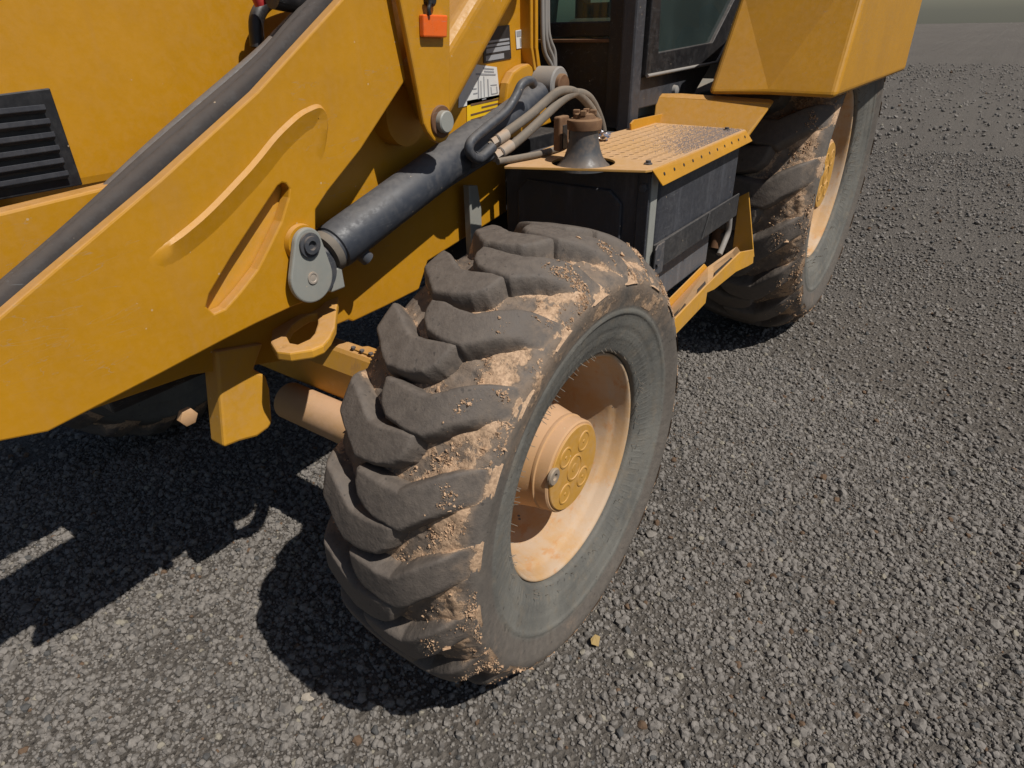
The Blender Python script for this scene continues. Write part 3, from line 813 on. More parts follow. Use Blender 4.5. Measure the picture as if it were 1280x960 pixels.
# pin, retaining link and bolt at the cylinder foot
lathe('lift_pin', ([(-0.267, 0.400, 0.894)][0][0], 0.66, [(-0.267, 0.400, 0.894)][0][2]), (0, -1, 0), [(0, 0.026), (0.10, 0.026)], 'dark_steel', loader, n=32)
def tear(y):
    c1 = Vector([(-0.209, 0.475, 0.923)][0]); c2 = Vector([(-0.214, 0.475, 0.860)][0]); r1, r2 = 0.031, 0.0485
    d = (c1 - c2); L = d.length; u = d / L; w = Vector((0, -1, 0)).cross(u)
    be = math.acos((r2 - r1) / L); P = []
    for i in range(25):
        a = be - 2 * be * i / 24
        P.append(c1 + (u * math.cos(a) + w * math.sin(a)) * r1)
    for i in range(33):
        a = -be - (2 * math.pi - 2 * be) * i / 32
        P.append(c2 + (u * math.cos(a) + w * math.sin(a)) * r2)
    return P, c1, c2
TP, C1, C2 = tear(0.475)
tr = prism('pin_retainer', TP, (0, 0.012, 0), 'grey_steel', loader, bevel=0.003)
lathe('retainer_bolt', (C1.x, 0.474, C1.z), (0, -1, 0), [(0, 0.023), (0.004, 0.023), (0.0045, 0.017), (0.009, 0.0165), (0.0095, 0.009), (0.004, 0.008)], 'dark_steel', tr, n=24)
lathe('grease_cup', (C2.x, 0.4744, C2.z), (0, -1, 0), [(0, 0.012), (0.0016, 0.0118), (0.0018, 0.0085), (0.0006, 0.007), (0.001, 0.003)], 'ferrule', tr, n=24)
prism('pin_lug', [(-0.133, 0.520, 0.842), (-0.105, 0.520, 0.842), (-0.104, 0.520, 0.796), (-0.141, 0.520, 0.796), (-0.162, 0.520, 0.822)], (0, 0.02, 0), 'grey_steel', loader)
lathe('pin_boss', (C1.x, 0.499, C1.z - 0.0), (0, -1, 0), [(0, 0.036), (0.010, 0.034)], 'yellow', loader, n=32)

# ---- lift cylinder
cA = Vector([(-0.101, 0.553, 0.871)][0]); cB = Vector([(0.753, 0.553, 1.117)][0]); cd = (cB - cA).normalized(); cl = (cB - cA).length
def on_c(t): return cA + cd * t
CR = 0.0485
cyl = lathe('lift_cylinder', cA, cd, [(-0.010, 0.033), (-0.006, 0.041), (0.006, 0.042), (0.008, 0.0465), (0.014, CR), (cl * 0.60, CR), (cl * 0.605, CR - 0.002), (cl * 0.62, CR - 0.004), (cl * 0.64, CR - 0.012), (cl * 0.88, CR - 0.013), (cl * 0.93, CR - 0.016)], 'cylinder', loader, n=64)
lathe('gland', cA, cd, [(-0.018, 0.043), (-0.012, 0.0455), (-0.002, 0.0455), (0.0, 0.043)], 'hose', cyl, n=40)
lathe('cylinder_rod', cA, -cd, [(0.0, 0.028), (0.10, 0.028)], 'dark_steel', cyl, n=32)
lathe('rod_eye', tuple(cA - cd * 0.075 + Vector((0, -0.045, 0))), (0, 1, 0), [(0, 0.045), (0.09, 0.045)], 'dark_steel', cyl, n=32)
lathe('end_eye', (cB.x, 0.520, cB.z), (0, 1, 0), [(0, 0.044), (0.004, 0.048), (0.068, 0.048), (0.072, 0.044)], 'hose_grey', cyl, n=40)
lathe('end_pin', (cB.x + 0.0, 0.64, cB.z), (0, -1, 0), [(0, 0.030), (0.130, 0.030), (0.133, 0.027)], 'rust', cyl, n=32)
# rear port block and rigid pipe that loops back along the barrel
tube('cylinder_pipe', [(0.333, 0.488, 0.988), (0.306, 0.488, 0.998), (0.292, 0.488, 1.016), (0.306, 0.488, 1.034), (0.363, 0.488, 1.055), (0.443, 0.488, 1.082), (0.486, 0.488, 1.111), (0.514, 0.488, 1.137), (0.551, 0.488, 1.144), (0.569, 0.488, 1.133)], 0.0115, 'cylinder', cyl)
tube('port_pipe', [(0.314, 0.492, 0.998), (0.338, 0.492, 0.989), (0.364, 0.492, 0.996), (0.391, 0.492, 1.007)], 0.0125, 'cylinder', cyl)
tube('port_stub', [on_c(0.07) + Vector((0, -0.012, -0.042)), on_c(0.085) + Vector((0, -0.018, -0.064))], 0.016, 'dark_steel', cyl)
# hoses: from the two fittings over the filler neck and down behind it
H1 = [(0.392, 0.505, 1.006), (0.437, 0.505, 1.022), (0.511, 0.505, 1.041), (0.586, 0.505, 1.062), (0.653, 0.505, 1.085)] + [(0.694, 0.495, 1.104), (0.736, 0.495, 1.106), (0.780, 0.495, 1.100)] + [(0.831, 0.495, 1.081), (0.886, 0.495, 1.048), (0.939, 0.495, 1.006)]
H2 = [(0.414, 0.495, 0.984), (0.478, 0.495, 0.998), (0.559, 0.495, 1.024), (0.630, 0.495, 1.050), (0.699, 0.495, 1.075), (0.754, 0.495, 1.090), (0.807, 0.495, 1.094), (0.864, 0.495, 1.081), (0.905, 0.495, 1.055), (0.943, 0.495, 1.017), (0.968, 0.495, 0.980), (0.977, 0.495, 0.943)]
h1 = tube('hydraulic_hose', H1, 0.0120, 'hose', loader)
h2 = tube('hydraulic_hose', H2, 0.0120, 'hose', loader)
def fitting(pts, parent):
    tube('ferrule', pts[:2], 0.0150, 'ferrule', parent, curve=False, n=20)
    tube('nut', [lerp(pts[0], pts[1], -0.45), lerp(pts[0], pts[1], -0.02)], 0.0142, 'ferrule', parent, curve=False, n=6)
    tube('ferrule_ring', [lerp(pts[0], pts[1], 0.02), lerp(pts[0], pts[1], 0.10)], 0.0158, 'dark_steel', parent, curve=False, n=20)
fitting([(0.419, 0.505, 1.017), (0.465, 0.505, 1.026)], h1)
fitting([(0.421, 0.495, 0.987), (0.471, 0.495, 0.999)], h2)
tube('hydraulic_pipe', [(0.200, 0.545, 0.919), (0.276, 0.545, 0.938)] + [(0.337, 0.530, 0.959)] + [(0.374, 0.505, 0.980), (0.425, 0.505, 0.989)], 0.0120, 'cylinder', loader)
tube('hydraulic_pipe', [(0.322, 0.505, 0.977), (0.368, 0.505, 0.989), (0.399, 0.505, 1.007)], 0.0115, 'cylinder', loader)

# ---- tapered lever hanging in front of the tower, with its lower pin and reflector
LEV = [(0.088, 0.470, 1.316), (0.044, 0.470, 1.603), (0.270, 0.470, 1.643), (0.235, 0.470, 1.317), (0.226, 0.470, 1.230), (0.213, 0.470, 1.107), (0.213, 0.470, 1.078), (0.208, 0.470, 1.062), (0.193, 0.470, 1.051), (0.174, 0.470, 1.048), (0.154, 0.470, 1.056), (0.136, 0.470, 1.075), (0.126, 0.470, 1.093), (0.110, 0.470, 1.192)]
lev = prism('lever', LEV, (0, 0.014, 0), 'yellow', loader, bevel=0.004)
pc = Vector([(0.179, 0.470, 1.092)][0])
lathe('washer', (pc.x, 0.4705, pc.z), (0, -1, 0), [(0, 0.033), (0.004, 0.033), (0.006, 0.031)], 'rust', lev, n=40)
lathe('lever_pin', (pc.x, 0.465, pc.z), (0, -1, 0), [(0, 0.0225), (0.012, 0.0225), (0.0145, 0.020)], 'grey_steel', lev, n=36)
lathe('pivot_tube', ([(0.184, 0.575, 1.095)][0][0], 0.575, [(0.184, 0.575, 1.095)][0][2]), (0, 1, 0), [(0, 0.062), (0.045, 0.062)], 'yellow', loader, n=48)
rf = prism('reflector', [(0.136, 0.470, 1.292), (0.210, 0.470, 1.290), (0.203, 0.470, 1.250), (0.133, 0.470, 1.253)], (0, -0.013, 0), 'orange', lev, bevel=0.003)
tube('reflector_tie', [(0.151, 0.455, 1.326), (0.154, 0.455, 1.310), (0.150, 0.455, 1.300), (0.151, 0.455, 1.290)], 0.004, 'black', lev, n=8)
lathe('tie_knob', [(0.167, 0.470, 1.318)][0], (0, -1, 0), [(0, 0.014), (0.01, 0.014), (0.014, 0.009)], 'black', lev, n=20)

# ---- diagonal box beam rising behind the lever
DA, DB = [(0.228, 0.488, 1.075)][0], [(0.506, 0.488, 1.319)][0]
DU0, DU1 = [(0.219, 0.488, 1.228)][0], [(0.329, 0.488, 1.318)][0]
ext = lambda a, b, t: (a[0] + (b[0] - a[0]) * t, a[1], a[2] + (b[2] - a[2]) * t)
low0, low1 = ext(DA, DB, -0.02), ext(DA, DB, 1.7)
up0, up1 = ext(DU0, DU1, -0.4), ext(DU0, DU1, 3.2)
prism('diagonal_beam', [low0, low1, up1, up0], (0, 0.11, 0), 'yellow', loader, bevel=0.03, seg=6)

# ---- things on the tower: stickers, raised bracket, edge flanges, hoses up the cab corner
def sticker(quad, y, mat, parent, name='sticker', t=0.0012):
    return prism(name, [(p[0], y, p[2]) for p in quad], (0, -t, 0), mat, parent, bevel=0)
def quad_in(q, u0, v0, u1, v1, y):
    f = lambda u, v: tuple((q[0][i] * (1 - u) + q[1][i] * u) * (1 - v) + (q[3][i] * (1 - u) + q[2][i] * u) * v for i in range(3))
    return [(f(u, v)[0], y, f(u, v)[2]) for u, v in ((u0, v0), (u1, v0), (u1, v1), (u0, v1))]
Q = [(0.438, 0.620, 1.190), (0.588, 0.620, 1.171), (0.598, 0.620, 1.096), (0.419, 0.620, 1.088)]
s1 = sticker(Q, 0.6188, 'white_label', fr, 'load_chart_sticker')
for (a, b, c, d) in ((.60, .06, .9, .10), (.62, .14, .9, .18), (.40, .22, .94, .27), (.45, .34, .48, .9), (.52, .42, .54, .88), (.60, .30, .62, .86), (.70, .38, .73, .9), (.78, .55, .95, .58), (.78, .62, .80, .84), (.93, .62, .95, .84), (.80, .82, .95, .85), (.55, .92, .65, .95), (.32, .60, .42, .63), (.34, .72, .44, .75)):
    sticker(quad_in(Q, a, b, c, d, 0.6174), 0.6174, 'grey_label', s1, 'print', 0.0006)
Q2 = [(0.455, 0.620, 1.101), (0.598, 0.620, 1.103), (0.599, 0.620, 1.038), (0.449, 0.620, 1.026)]
s2 = sticker(Q2, 0.6188, 'yellow_label', fr, 'warning_sticker')
for (a, b, c, d) in ((.1, .12, .95, .19), (.42, .29, .92, .35), (.1, .45, .95, .51), (.1, .62, .9, .68)):
    sticker(quad_in(Q2, a, b, c, d, 0.6174), 0.6174, 'rust', s2, 'print', 0.0006)
Q3 = [(0.538, 0.620, 1.263), (0.650, 0.620, 1.268), (0.656, 0.620, 1.188), (0.532, 0.620, 1.183)]
s3 = sticker(Q3, 0.6188, 'black_label', fr, 'data_sticker')
for (a, b, c, d) in ((.05, .38, .95, .44), (.08, .49, .95, .56), (.08, .60, .95, .73), (.06, .80, .72, .95)):
    sticker(quad_in(Q3, a, b, c, d, 0.6174), 0.6174, 'grey_label', s3, 'print', 0.0006)
Q4 = [(0.678, 0.620, 1.254), (0.749, 0.620, 1.259), (0.751, 0.620, 1.214), (0.682, 0.620, 1.210)]
s4 = sticker(Q4, 0.6188, 'white_label', fr, 'small_sticker')
for (a, b, c, d) in ((.05, .05, .9, .35), (.25, .45, .32, .9), (.5, .42, .56, .9), (.62, .42, .66, .85), (.55, .84, .9, .9), (.86, .42, .9, .85)):
    sticker(quad_in(Q4, a, b, c, d, 0.6174), 0.6174, 'grey_label', s4, 'print', 0.0006)
prism('tower_bracket', [(0.585, 0.590, 1.078), (0.599, 0.590, 1.132), (0.626, 0.590, 1.157), (0.664, 0.590, 1.169), (0.703, 0.590, 1.174), (0.723, 0.590, 1.163), (0.740, 0.590, 1.146), (0.760, 0.590, 1.065)], (0, 0.029, 0), 'yellow', loader, bevel=0.006)
prism('tower_flange', [(0.703, 0.585, 1.429), (0.716, 0.585, 1.430), (0.716, 0.585, 1.211), (0.732, 0.585, 1.159), (0.740, 0.585, 1.146), (0.720, 0.585, 1.155), (0.704, 0.585, 1.211)], (0, 0.05, 0), 'yellow', loader)
prism('tower_flange', [(0.811, 0.640, 1.438), (0.825, 0.640, 1.439), (0.825, 0.640, 1.207), (0.842, 0.640, 1.147), (0.851, 0.640, 1.131), (0.825, 0.640, 1.139), (0.810, 0.640, 1.207)], (0, 0.06, 0), 'yellow', loader)
for pts in ([(0.872, 0.660, 1.443), (0.875, 0.660, 1.327), (0.879, 0.660, 1.236), (0.891, 0.660, 1.191), (0.923, 0.660, 1.159), (0.947, 0.660, 1.127)], [(0.889, 0.660, 1.443), (0.892, 0.660, 1.328), (0.895, 0.660, 1.246), (0.908, 0.660, 1.208), (0.936, 0.660, 1.172), (0.947, 0.660, 1.127)], [(0.903, 0.660, 1.444), (0.905, 0.660, 1.328), (0.908, 0.660, 1.254), (0.922, 0.660, 1.220), (0.945, 0.660, 1.189), (0.951, 0.660, 1.131)]):
    tube('cab_hose', pts, 0.0068, 'hose_grey', loader)

# ---- deck with pressed dimples and its folded edge
DK = [(0.50, 0.470, 0.97), (0.366, 0.441, 0.97), (0.488, 0.125, 0.97), (0.505, 0.117, 0.97), (1.19, 0.117, 0.97), (1.20, 0.13, 0.97), (1.215, 0.44, 0.97), (0.90, 0.46, 0.97), (0.73, 0.503, 0.97)]
HOLE = [(0.505 + 0.078 * math.cos(2 * math.pi * i / 28), 0.300 + 0.078 * math.sin(2 * math.pi * i / 28), 0.97) for i in range(28)]
deck = prism('deck', DK, (0, 0, -0.006), 'deck', loader, holes=[HOLE], bevel=0.0015)
bm = bmesh.new(); bh = bmesh.new(); gr = bmesh.new()
for i in range(20):
    for j in range(9):
        x = 0.60 + i * 0.031 + (0.0155 if j % 2 else 0); y = 0.14 + j * 0.033
        if x > 1.19 or math.hypot(x - 0.505, y - 0.30) < 0.095: continue
        add_lathe(bm, (x, y, 0.9696), (0, 0, 1), [(0, 0.0105), (0.0014, 0.0088), (0.0016, 0.0078), (0.0004, 0.0070)], n=12, cap=False)
        add_prism(bh, [(x + 0.0046 * math.cos(a), y + 0.0068 * math.sin(a), 0.9702) for a in [k * math.pi / 4 for k in range(8)]], (0, 0, 0.0003))  # flat dark discs on the deck, depth of the holes put into colour
for o_ in (obj('grip_dimples', bm, 'deck', deck, smooth=True), obj('grip_hole_discs', bh, 'deck_hole', deck)):
    o_['kind'] = 'stuff'
for k in range(9000):
    u = random.random() ** 0.6; x = 0.72 + 0.47 * u + random.gauss(0, .02); y = 0.125 + abs(random.gauss(0, 0.045 + 0.06 * u))
    if x > 1.195 or y > 0.42: continue
    r_ = random.uniform(0.0008, 0.0020) + (0.002 if random.random() < 0.01 else 0)
    q = [gr.verts.new((x + dx * r_ * random.uniform(.6, 1.3), y + dy * r_ * random.uniform(.6, 1.3), 0.9698 + dz * r_)) for dx, dy, dz in ((1, 0, 0), (-.5, .9, 0), (-.5, -.9, 0), (.1, .1, 1.3))]
    gr.faces.new((q[0], q[1], q[3])); gr.faces.new((q[1], q[2], q[3])); gr.faces.new((q[2], q[0], q[3])); gr.faces.new((q[0], q[2], q[1]))
obj('grit', gr, 'grit', deck)['kind'] = 'stuff'
FL0, FL1, FL2, FL3 = (0.505, 0.1155, 0.968), (1.19, 0.1155, 0.968), (1.215, 0.098, 0.935), (0.535, 0.098, 0.928)
fl = prism('deck_edge', [FL0, FL1, FL2, FL3], (0, 0.006, 0.002), 'yellow', deck, bevel=0.002)
for i in range(11):
    p = lerp(lerp(FL0, FL1, 0.06 + 0.088 * i), lerp(FL3, FL2, 0.06 + 0.088 * i), 0.42)
    lathe('edge_hole_disc', p, (0, -0.91, 0.41), [(-0.001, 0.0045), (0.0012, 0.0042)], 'black', fl, n=12)  # solid black discs, the dark of open holes painted on the edge
for p in ((0.555, 0.150, 0.970), (1.155, 0.165, 0.970)):
    lathe('deck_bolt', p, (0, 0, 1), [(0, 0.011), (0.003, 0.011), (0.0035, 0.007), (0.009, 0.007)], 'dark_steel', deck, n=6)
kp = prism('kick_plate', [(1.032, 0.425, 0.962), (1.025, 0.425, 0.989), (1.046, 0.425, 0.998), (1.276, 0.425, 0.992), (1.424, 0.425, 0.986), (1.416, 0.425, 0.934)], (0, 0.006, 0), 'yellow', deck, bevel=0.001)
tube('deck_hose', [(0.36, 0.455, 0.981), (0.43, 0.440, 0.980), (0.50, 0.425, 0.980), (0.60, 0.425, 0.980), (0.70, 0.45, 0.980)], 0.008, 'hose', loader)
# filler neck with its rusty cap
nk = lathe('filler_neck', (0.505, 0.300, 0.955), (0, 0, 1), [(0, 0.066), (0.008, 0.065), (0.014, 0.058), (0.028, 0.0475), (0.046, 0.0405), (0.065, 0.0365), (0.085, 0.035), (0.098, 0.036)], 'neck', loader, n=48)
cp = lathe('filler_cap', (0.505, 0.300, 1.045), (0, 0, 1), [(0, 0.034), (0.002, 0.041), (0.018, 0.0425), (0.023, 0.041), (0.025, 0.037), (0.024, 0.033), (0.026, 0.028), (0.036, 0.025), (0.038, 0.018)], 'rust', nk, n=40)
for k in range(4):
    a = R(90 * k + 20)
    obj('cap_lug', add_box(bmesh.new(), (-0.007, -0.028, 0), (0.007, -0.012, 0.012)), 'rust', cp, bevel=0.002).matrix_local = Matrix.Translation((0.505, 0.300, 1.078)) @ Matrix.Rotation(a, 4, 'Z')
box('cap_bracket', (0.50, 0.365, 0.99), (0.545, 0.385, 1.07), 'rust', loader, bevel=0.004)
box('bracket_slot_dark', (0.512, 0.363, 0.995), (0.533, 0.366, 1.050), 'black', loader, bevel=0.001)  # thin black slab, shade inside the slot put into colour

# ---- black tank box under the deck with post, strap and step
fp = prism('tank_front', [(0.535, 0.158, 0.60), (0.535, 0.560, 0.60), (0.535, 0.560, 0.958), (0.535, 0.158, 0.958)], (0.02, 0, 0), 'black_box', loader, bevel=0.006)
prism('front_pressing', [(0.5345, 0.20, 0.62), (0.5345, 0.515, 0.62), (0.5345, 0.515, 0.875), (0.5345, 0.485, 0.905), (0.5345, 0.235, 0.905), (0.5345, 0.20, 0.875)], (-0.008, 0, 0), 'black_box', fp, bevel=0.006, seg=3)
prism('corner_post', [(0.530, 0.130, 0.56), (0.530, 0.160, 0.56), (0.530, 0.160, 0.955), (0.530, 0.130, 0.955)], (0.008, 0, 0), 'black_box', loader, bevel=0.002)
prism('corner_post', [(0.538, 0.127, 0.56), (0.575, 0.127, 0.56), (0.575, 0.127, 0.955), (0.538, 0.127, 0.955)], (0, 0.006, 0), 'grey_steel', loader, bevel=0.002)  # grey on this leg paints in the lit edge of the black post
prism('corner_post', [(0.392, 0.575, 0.905), (0.429, 0.575, 0.898), (0.441, 0.575, 0.832), (0.436, 0.575, 0.707), (0.390, 0.575, 0.720)], (0, 0.02, 0), 'grey_steel', loader, bevel=0.002)
lathe('post_bolt', (0.529, 0.145, 0.92), (-1, 0, 0), [(0, 0.011), (0.006, 0.011), (0.007, 0.008)], 'dark_steel', loader, n=6)
tank = obj('tank', add_prism(bmesh.new(), [(0.580, 0.160, 0.700), (0.600, 0.130, 0.700), (1.20, 0.130, 0.700), (1.225, 0.155, 0.700), (1.225, 0.555, 0.700), (0.580, 0.555, 0.700)], (0, 0, 0.255)), 'black_box', loader, bevel=0.010, seg=3)
obj('tank_base', add_prism(bmesh.new(), [(0.585, 0.166, 0.555), (1.13, 0.166, 0.555), (1.13, 0.555, 0.555), (0.585, 0.555, 0.555)], (0, 0, 0.144)), 'tank_base', tank, bevel=0.006)
st = obj('tank_strap', add_prism(bmesh.new(), [(0.574, 0.128, 0.697), (1.215, 0.1235, 0.697), (1.230, 0.1235, 0.697), (1.230, 0.118, 0.697), (0.60, 0.118, 0.697), (0.574, 0.122, 0.697)], (0, 0, 0.073)), 'strap', loader, bevel=0.002)
prism('strap_bracket', [(0.560, 0.116, 0.690), (0.615, 0.116, 0.690), (0.615, 0.116, 0.772), (0.572, 0.116, 0.772), (0.560, 0.116, 0.762)], (0, -0.005, 0), 'dark_steel', st, bevel=0.002)
lathe('strap_bolt', (0.572, 0.1105, 0.725), (0, -1, 0), [(0, 0.010), (0.005, 0.010)], 'dark_steel', st, n=6)
prism('strap_brace', [(0.905, 0.1175, 0.700), (0.913, 0.1175, 0.700), (0.955, 0.1175, 0.769), (0.947, 0.1175, 0.769)], (0, -0.004, 0), 'strap', st, bevel=0.001)
# step: tread plate, outer face, gusset
SO = [(0.635, 0.075, 0.482), (0.666, 0.075, 0.492), (0.898, 0.075, 0.509), (0.900, 0.075, 0.542), (0.966, 0.075, 0.531), (1.175, 0.075, 0.525), (1.313, 0.075, 0.504), (1.376, 0.075, 0.497), (1.356, 0.075, 0.553), (1.194, 0.075, 0.589), (0.889, 0.075, 0.571), (0.619, 0.075, 0.545)]
step = prism('step', SO, (0, 0.006, 0), 'yellow_worn', loader, bevel=0.0015)
F0, F1, F2 = [Vector(p) for p in [(0.636, 0.082, 0.536), (0.910, 0.082, 0.563), (1.218, 0.082, 0.581)]]
I0, I1, I2 = [Vector(p) for p in [(0.774, 0.150, 0.510), (1.099, 0.150, 0.551), (1.404, 0.150, 0.540)]]
bm = bmesh.new()
for q in ((F0, F1, I1, I0), (F1, F2, I2, I1)):
    add_prism(bm, q, (0, 0, -0.005))
obj('step_tread', bm, 'deck', step, bevel=0.001)
prism('step_riser', [(0.774, 0.152, 0.504), (1.114, 0.152, 0.543), (1.076, 0.152, 0.568), (0.766, 0.152, 0.538)], (0, 0.004, 0), 'yellow_worn', step, bevel=0.001)
for (A, B, C_, D), t0_, t1_ in (((F0, F1, I1, I0), 0.05, 0.42), ((F0, F1, I1, I0), 0.70, 0.97), ((F1, F2, I2, I1), 0.2, 0.75)):
    g = lambda t, v: (A.lerp(B, t)).lerp(D.lerp(C_, t), v) + Vector((0, 0, 0.0006))
    prism('step_slot_dark', [g(t0_, .04), g(t1_, .04), g(t1_ - .03, .30), g(t0_ + .03, .30)], (0, 0, 0.0008), 'black', step, bevel=0)  # black sheets laid on the tread, painted darkness of its slots
for x0 in (0.665, 1.39):
    prism('step_gusset', [(x0, 0.080, 0.515), (x0, 0.160, 0.515), (x0, 0.165, 0.72), (x0, 0.135, 0.74)] if x0 > 1 else [(x0, 0.078, 0.465), (x0, 0.15, 0.465), (x0, 0.15, 0.55), (x0, 0.078, 0.515)], (0.007, 0, 0), 'yellow_worn', step, bevel=0.001)
tube('step_strut', [(1.299, 0.160, 0.668), (1.305, 0.160, 0.616), (1.271, 0.160, 0.579), (1.241, 0.160, 0.553)], 0.010, 'hose_grey', step)
tube('step_strut', [(1.496, 0.250, 0.617), (1.487, 0.250, 0.573), (1.463, 0.250, 0.501)], 0.022, 'rust', step)

# ---- cab
CY = 0.452
cf = prism('cab_front', [(1.09, CY + 0.03, 0.97), (1.09, 1.42, 0.97), (1.09, 1.42, 1.225), (1.09, CY + 0.03, 1.225)], (0.03, 0, 0), 'black', loader, bevel=0.005)
prism('front_seam', [(1.078, CY + 0.09, 1.212), (1.078, 1.4, 1.212), (1.078, 1.4, 1.222), (1.078, CY + 0.09, 1.222)], (0.012, 0, 0), 'rust', cf, bevel=0.002)
prism('front_glass', [(1.095, CY + 0.08, 1.225), (1.095, 1.42, 1.225), (1.13, 1.42, 2.3), (1.13, CY + 0.08, 2.3)], (0.006, 0, 0), 'glass', loader, bevel=0)
prism('front_sill', [(1.085, CY + 0.08, 1.228), (1.085, 1.42, 1.228), (1.087, 1.42, 1.27), (1.087, CY + 0.08, 1.27)], (0.03, 0, 0), 'black', cf, bevel=0.004)
prism('front_rail', [(1.075, CY + 0.045, 0.965), (1.075, CY + 0.095, 0.965), (1.085, CY + 0.085, 2.3), (1.085, CY + 0.04, 2.3)], (0.02, 0, 0), 'black', cf, bevel=0.004)
prism('cab_pillar', [(1.07, CY, 0.955), (1.135, CY, 0.955), (1.15, CY, 2.3), (1.09, CY, 2.3)], (0, 0.05, 0), 'black_box', loader, bevel=0.008)
# lower side panel
prism('cab_sill', [(1.136, CY + 0.006, 1.018), (1.62, CY + 0.006, 1.018), (1.78, CY + 0.006, 1.118), (1.136, CY + 0.006, 1.113)], (0, 0.04, 0), 'black_box', loader, bevel=0.004)
lathe('sill_knob', [(1.421, 0.458, 1.051)][0], (0, -1, 0), [(0, 0.018), (0.012, 0.016), (0.016, 0.010)], 'hose_grey', loader, n=20)
# door: slanted frame with a pane
DO = [(1.142, 0.450, 1.116), (1.764, 0.450, 1.121), (2.067, 0.450, 1.330), (2.316, 0.450, 1.504), (1.147, 0.450, 1.444), (1.149, 0.450, 1.323)]
DI = [(1.226, 0.450, 1.178), (1.712, 0.450, 1.191), (1.894, 0.450, 1.329), (2.097, 0.450, 1.487), (1.198, 0.450, 1.442), (1.213, 0.450, 1.324)]
DO = [(p[0], CY - 0.012, p[2]) for p in DO]; DI = [(p[0], CY - 0.012, p[2]) for p in DI]
dr = prism('door', DO, (0, 0.03, 0), 'black', loader, holes=[DI], bevel=0.003)
prism('door_pane', [(p[0], CY + 0.002, p[2]) for p in DI], (0, 0.005, 0), 'glass', dr, bevel=0)
tube('door_seal', [(p[0], CY - 0.016, p[2]) for p in DO[:4]], 0.0055, 'hose_grey', dr, curve=False, n=8)
# cab inside
box('cab_floor', (1.13, CY + 0.05, 0.98), (2.5, 1.42, 1.01), 'cab_mat', loader)
seat = box('seat', (1.75, 0.72, 1.18), (2.15, 1.12, 1.28), 'seat', loader, bevel=0.04, seg=4)
prism('seat_back', [(2.12, 0.72, 1.26), (2.24, 0.72, 1.24), (2.32, 0.72, 1.75), (2.22, 0.72, 1.78)], (0, 0.4, 0), 'seat', seat, bevel=0.04, seg=4)
box('seat_base', (1.85, 0.8, 1.01), (2.1, 1.04, 1.18), 'black', seat)
tube('control_lever', [(1.55, 0.70, 1.01), (1.56, 0.70, 1.3), (1.52, 0.70, 1.42)], 0.012, 'black', loader)
tube('steering_column', [(1.25, 0.92, 1.01), (1.33, 0.92, 1.4), (1.42, 0.92, 1.55)], 0.04, 'black', loader)
for a_, b_ in (((1.1, 1.42), (1.18, 1.47)), ((2.45, 1.42), (2.53, 1.47)), ((2.45, CY), (2.53, CY + 0.05))):
    box('cab_pillar', (a_[0], a_[1], 1.0), (b_[0], b_[1], 2.32), 'black', loader)
box('cab_roof', (0.98, CY - 0.03, 2.32), (2.6, 1.5, 2.45), 'yellow', loader, bevel=0.03)
box('cab_side', (1.18, 1.43, 1.0), (2.45, 1.46, 1.2), 'black', loader)
box('cab_back', (2.46, CY + 0.05, 1.0), (2.5, 1.42, 1.35), 'black', loader)

# ---- rear fender over the rear wheel
def hexa(name, a, b, mat, parent, **kw):
    """solid between two matching outlines"""
    bm = bmesh.new(); A = [bm.verts.new(p) for p in a]; B = [bm.verts.new(p) for p in b]; n = len(a)
    bm.faces.new(A); bm.faces.new(B[::-1])
    for i in range(n):
        j = (i + 1) % n
        bm.faces.new((A[i], B[i], B[j], A[j]))
    return obj(name, bm, mat, parent, **kw)
fa = [(1.300, 0.291, 1.054), (1.300, 0.102, 1.059)] + [(1.30, -0.10, 1.056)]
fb = [(1.48, -0.10, 1.46)] + [(1.480, 0.284, 1.338)]
hexa('rear_fender', fa + fb, [(2.75, 0.44, 1.04), (2.75, 0.10, 1.04), (2.75, -0.10, 1.04), (2.75, -0.10, 1.46), (2.75, 0.42, 1.46)], 'yellow', loader, bevel=0.018, seg=4)
ka = [(1.310, 0.393, 1.042), (1.310, 0.100, 1.058)]
kb = [(1.250, -0.007, 1.191), (1.250, 0.105, 0.911), (1.250, 0.365, 0.960)]
prism('fender_skirt', [ka[0], (1.315, ka[1][1], 1.035), (1.315, 0.085, 1.03), (1.245, 0.125, 0.935), (1.225, 0.14, 0.925), (1.225, 0.44, 0.945), (1.30, 0.47, 1.04)], (0.025, 0, 0.01), 'yellow', loader, bevel=0.004)

# ---- engine hood above the frame
hood = prism('hood', [(-0.95, 0.74, 1.03), (0.95, 0.74, 1.03), (0.95, 0.74, 1.50), (0.6, 0.74, 1.52), (-0.95, 0.74, 1.40)], (0, 0.42, 0), 'yellow', loader, bevel=0.03, seg=4)
prism('hood_grille', [(-0.93, 0.732, 1.05), (-0.45, 0.732, 1.05), (-0.45, 0.732, 1.20), (-0.93, 0.732, 1.18)], (0, 0.007, 0), 'black', hood, bevel=0.002)
for k in range(6):
    prism('grille_slat', [(-0.91, 0.728, 1.065 + 0.02 * k), (-0.47, 0.728, 1.065 + 0.02 * k), (-0.47, 0.728, 1.073 + 0.02 * k), (-0.91, 0.728, 1.073 + 0.02 * k)], (0, -0.008, 0.006), 'black_box', hood, bevel=0.001)
tube('hood_rail', [(-0.078, 0.700, 1.242), (-0.065, 0.700, 1.295), (-0.015, 0.700, 1.327), (0.099, 0.700, 1.351)], 0.014, 'black', loader)
tube('red_hose_sleeve', [(-0.089, 0.660, 1.338), (-0.084, 0.660, 1.325), (-0.080, 0.660, 1.313)], 0.013, 'red', loader)

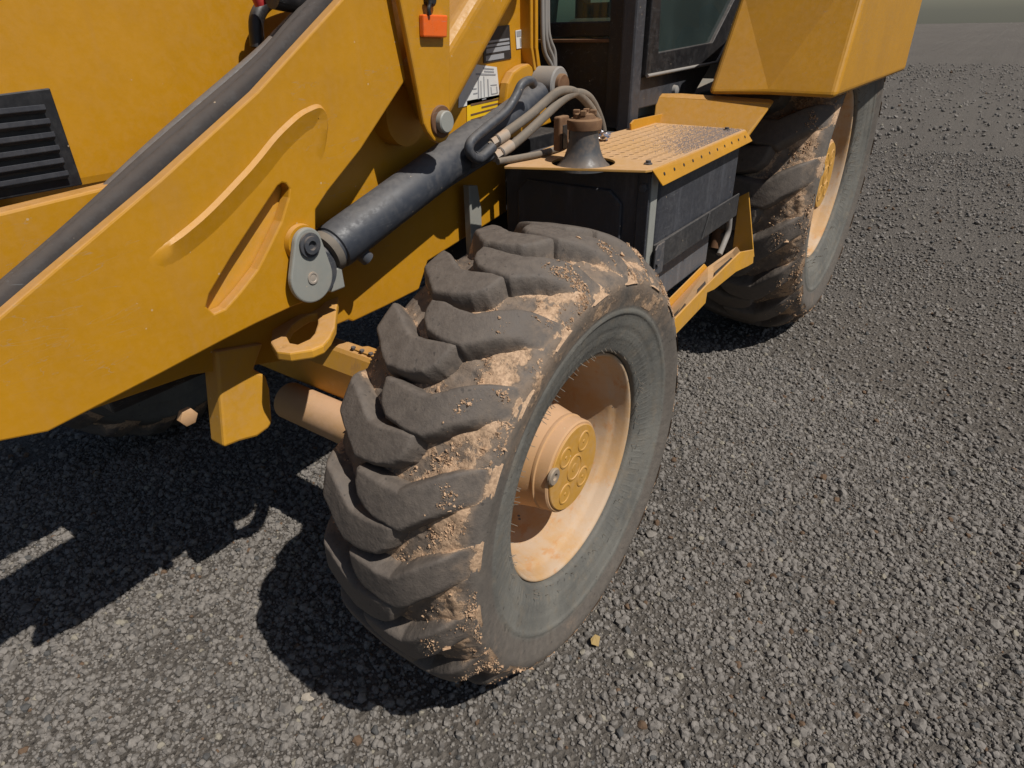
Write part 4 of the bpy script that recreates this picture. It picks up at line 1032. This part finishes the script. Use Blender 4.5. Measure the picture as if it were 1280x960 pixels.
# ------------------------------------------------------------------ loose things
def stone(name, x, y, r, sc, seed, mat, label, cat='stone', flat=0.5, rz=0.0):
    me = stone_mesh(name, seed, 3, flat, mat=mat)
    o = bpy.data.objects.new(name, me); COL.objects.link(o)
    z = float(gz(np.array([x]), np.array([y]))[0])
    o.location = (x, y, z + r * flat * 0.45 + 0.004); o.scale = (r * sc, r, r); o.rotation_euler = (0.1, -0.08, rz)
    o['label'] = label; o['category'] = cat
    return o
def at(l): return l[0][0], l[0][1]
stone('stone', *at([(-0.488, 0.390, 0.000)]), 0.011, 1.45, 5, 'pale_stone', 'flat cream stone at the edge of the tyre shadow', flat=0.5, rz=-0.95)
stone('stone', *at([(-0.501, 0.314, 0.000)]), 0.010, 1.5, 8, 'grey_stone', 'tan rounded stone just below the cream stone by the shadow', rz=0.4)
stone('stone', *at([(-0.194, -0.131, 0.000)]), 0.012, 1.3, 9, 'grey_stone', 'pale grey angular stone lying in front of the sidewall', rz=0.9)
stone('stone', *at([(0.402, -0.017, 0.000)]), 0.016, 1.5, 12, 'grey_stone', 'pale grey flat stone on the gravel beside the tyre', rz=-0.6)
lf = at([(-0.013, -0.064, 0.000)]); lz = float(gz(np.array([lf[0]]), np.array([lf[1]]))[0]) + 0.012
bm = bmesh.new()
add_prism(bm, [(-0.012, -0.010, 0), (0.016, -0.014, 0.004), (0.020, 0.002, 0.006), (0.006, 0.014, 0.001), (-0.010, 0.012, 0.004)], (0, 0, 0.0015))
leaf = obj('dry_leaf', bm, 'leaf'); leaf.location = (lf[0], lf[1], lz); leaf.rotation_euler = (0.2, -0.3, 0.5); leaf.scale = (0.8, 0.8, 0.8)
leaf['label'] = 'small dry yellow leaf lying on the gravel near the tyre'; leaf['category'] = 'leaf'
# crumpled foil lying on the deck behind the filler neck
bm = bmesh.new(); bmesh.ops.create_icosphere(bm, subdivisions=3, radius=1)
rr = random.Random(3)
for v in bm.verts:
    v.co *= 1 + rr.uniform(-0.28, 0.28); v.co.x *= 0.020; v.co.y *= 0.026; v.co.z *= 0.014
foil = obj('foil', bm, 'foil'); foil.location = (*at([(0.807, 0.415, 0.985)]), 0.984)
foil['label'] = 'crumpled silver foil lying on the deck behind the filler neck'; foil['category'] = 'foil'
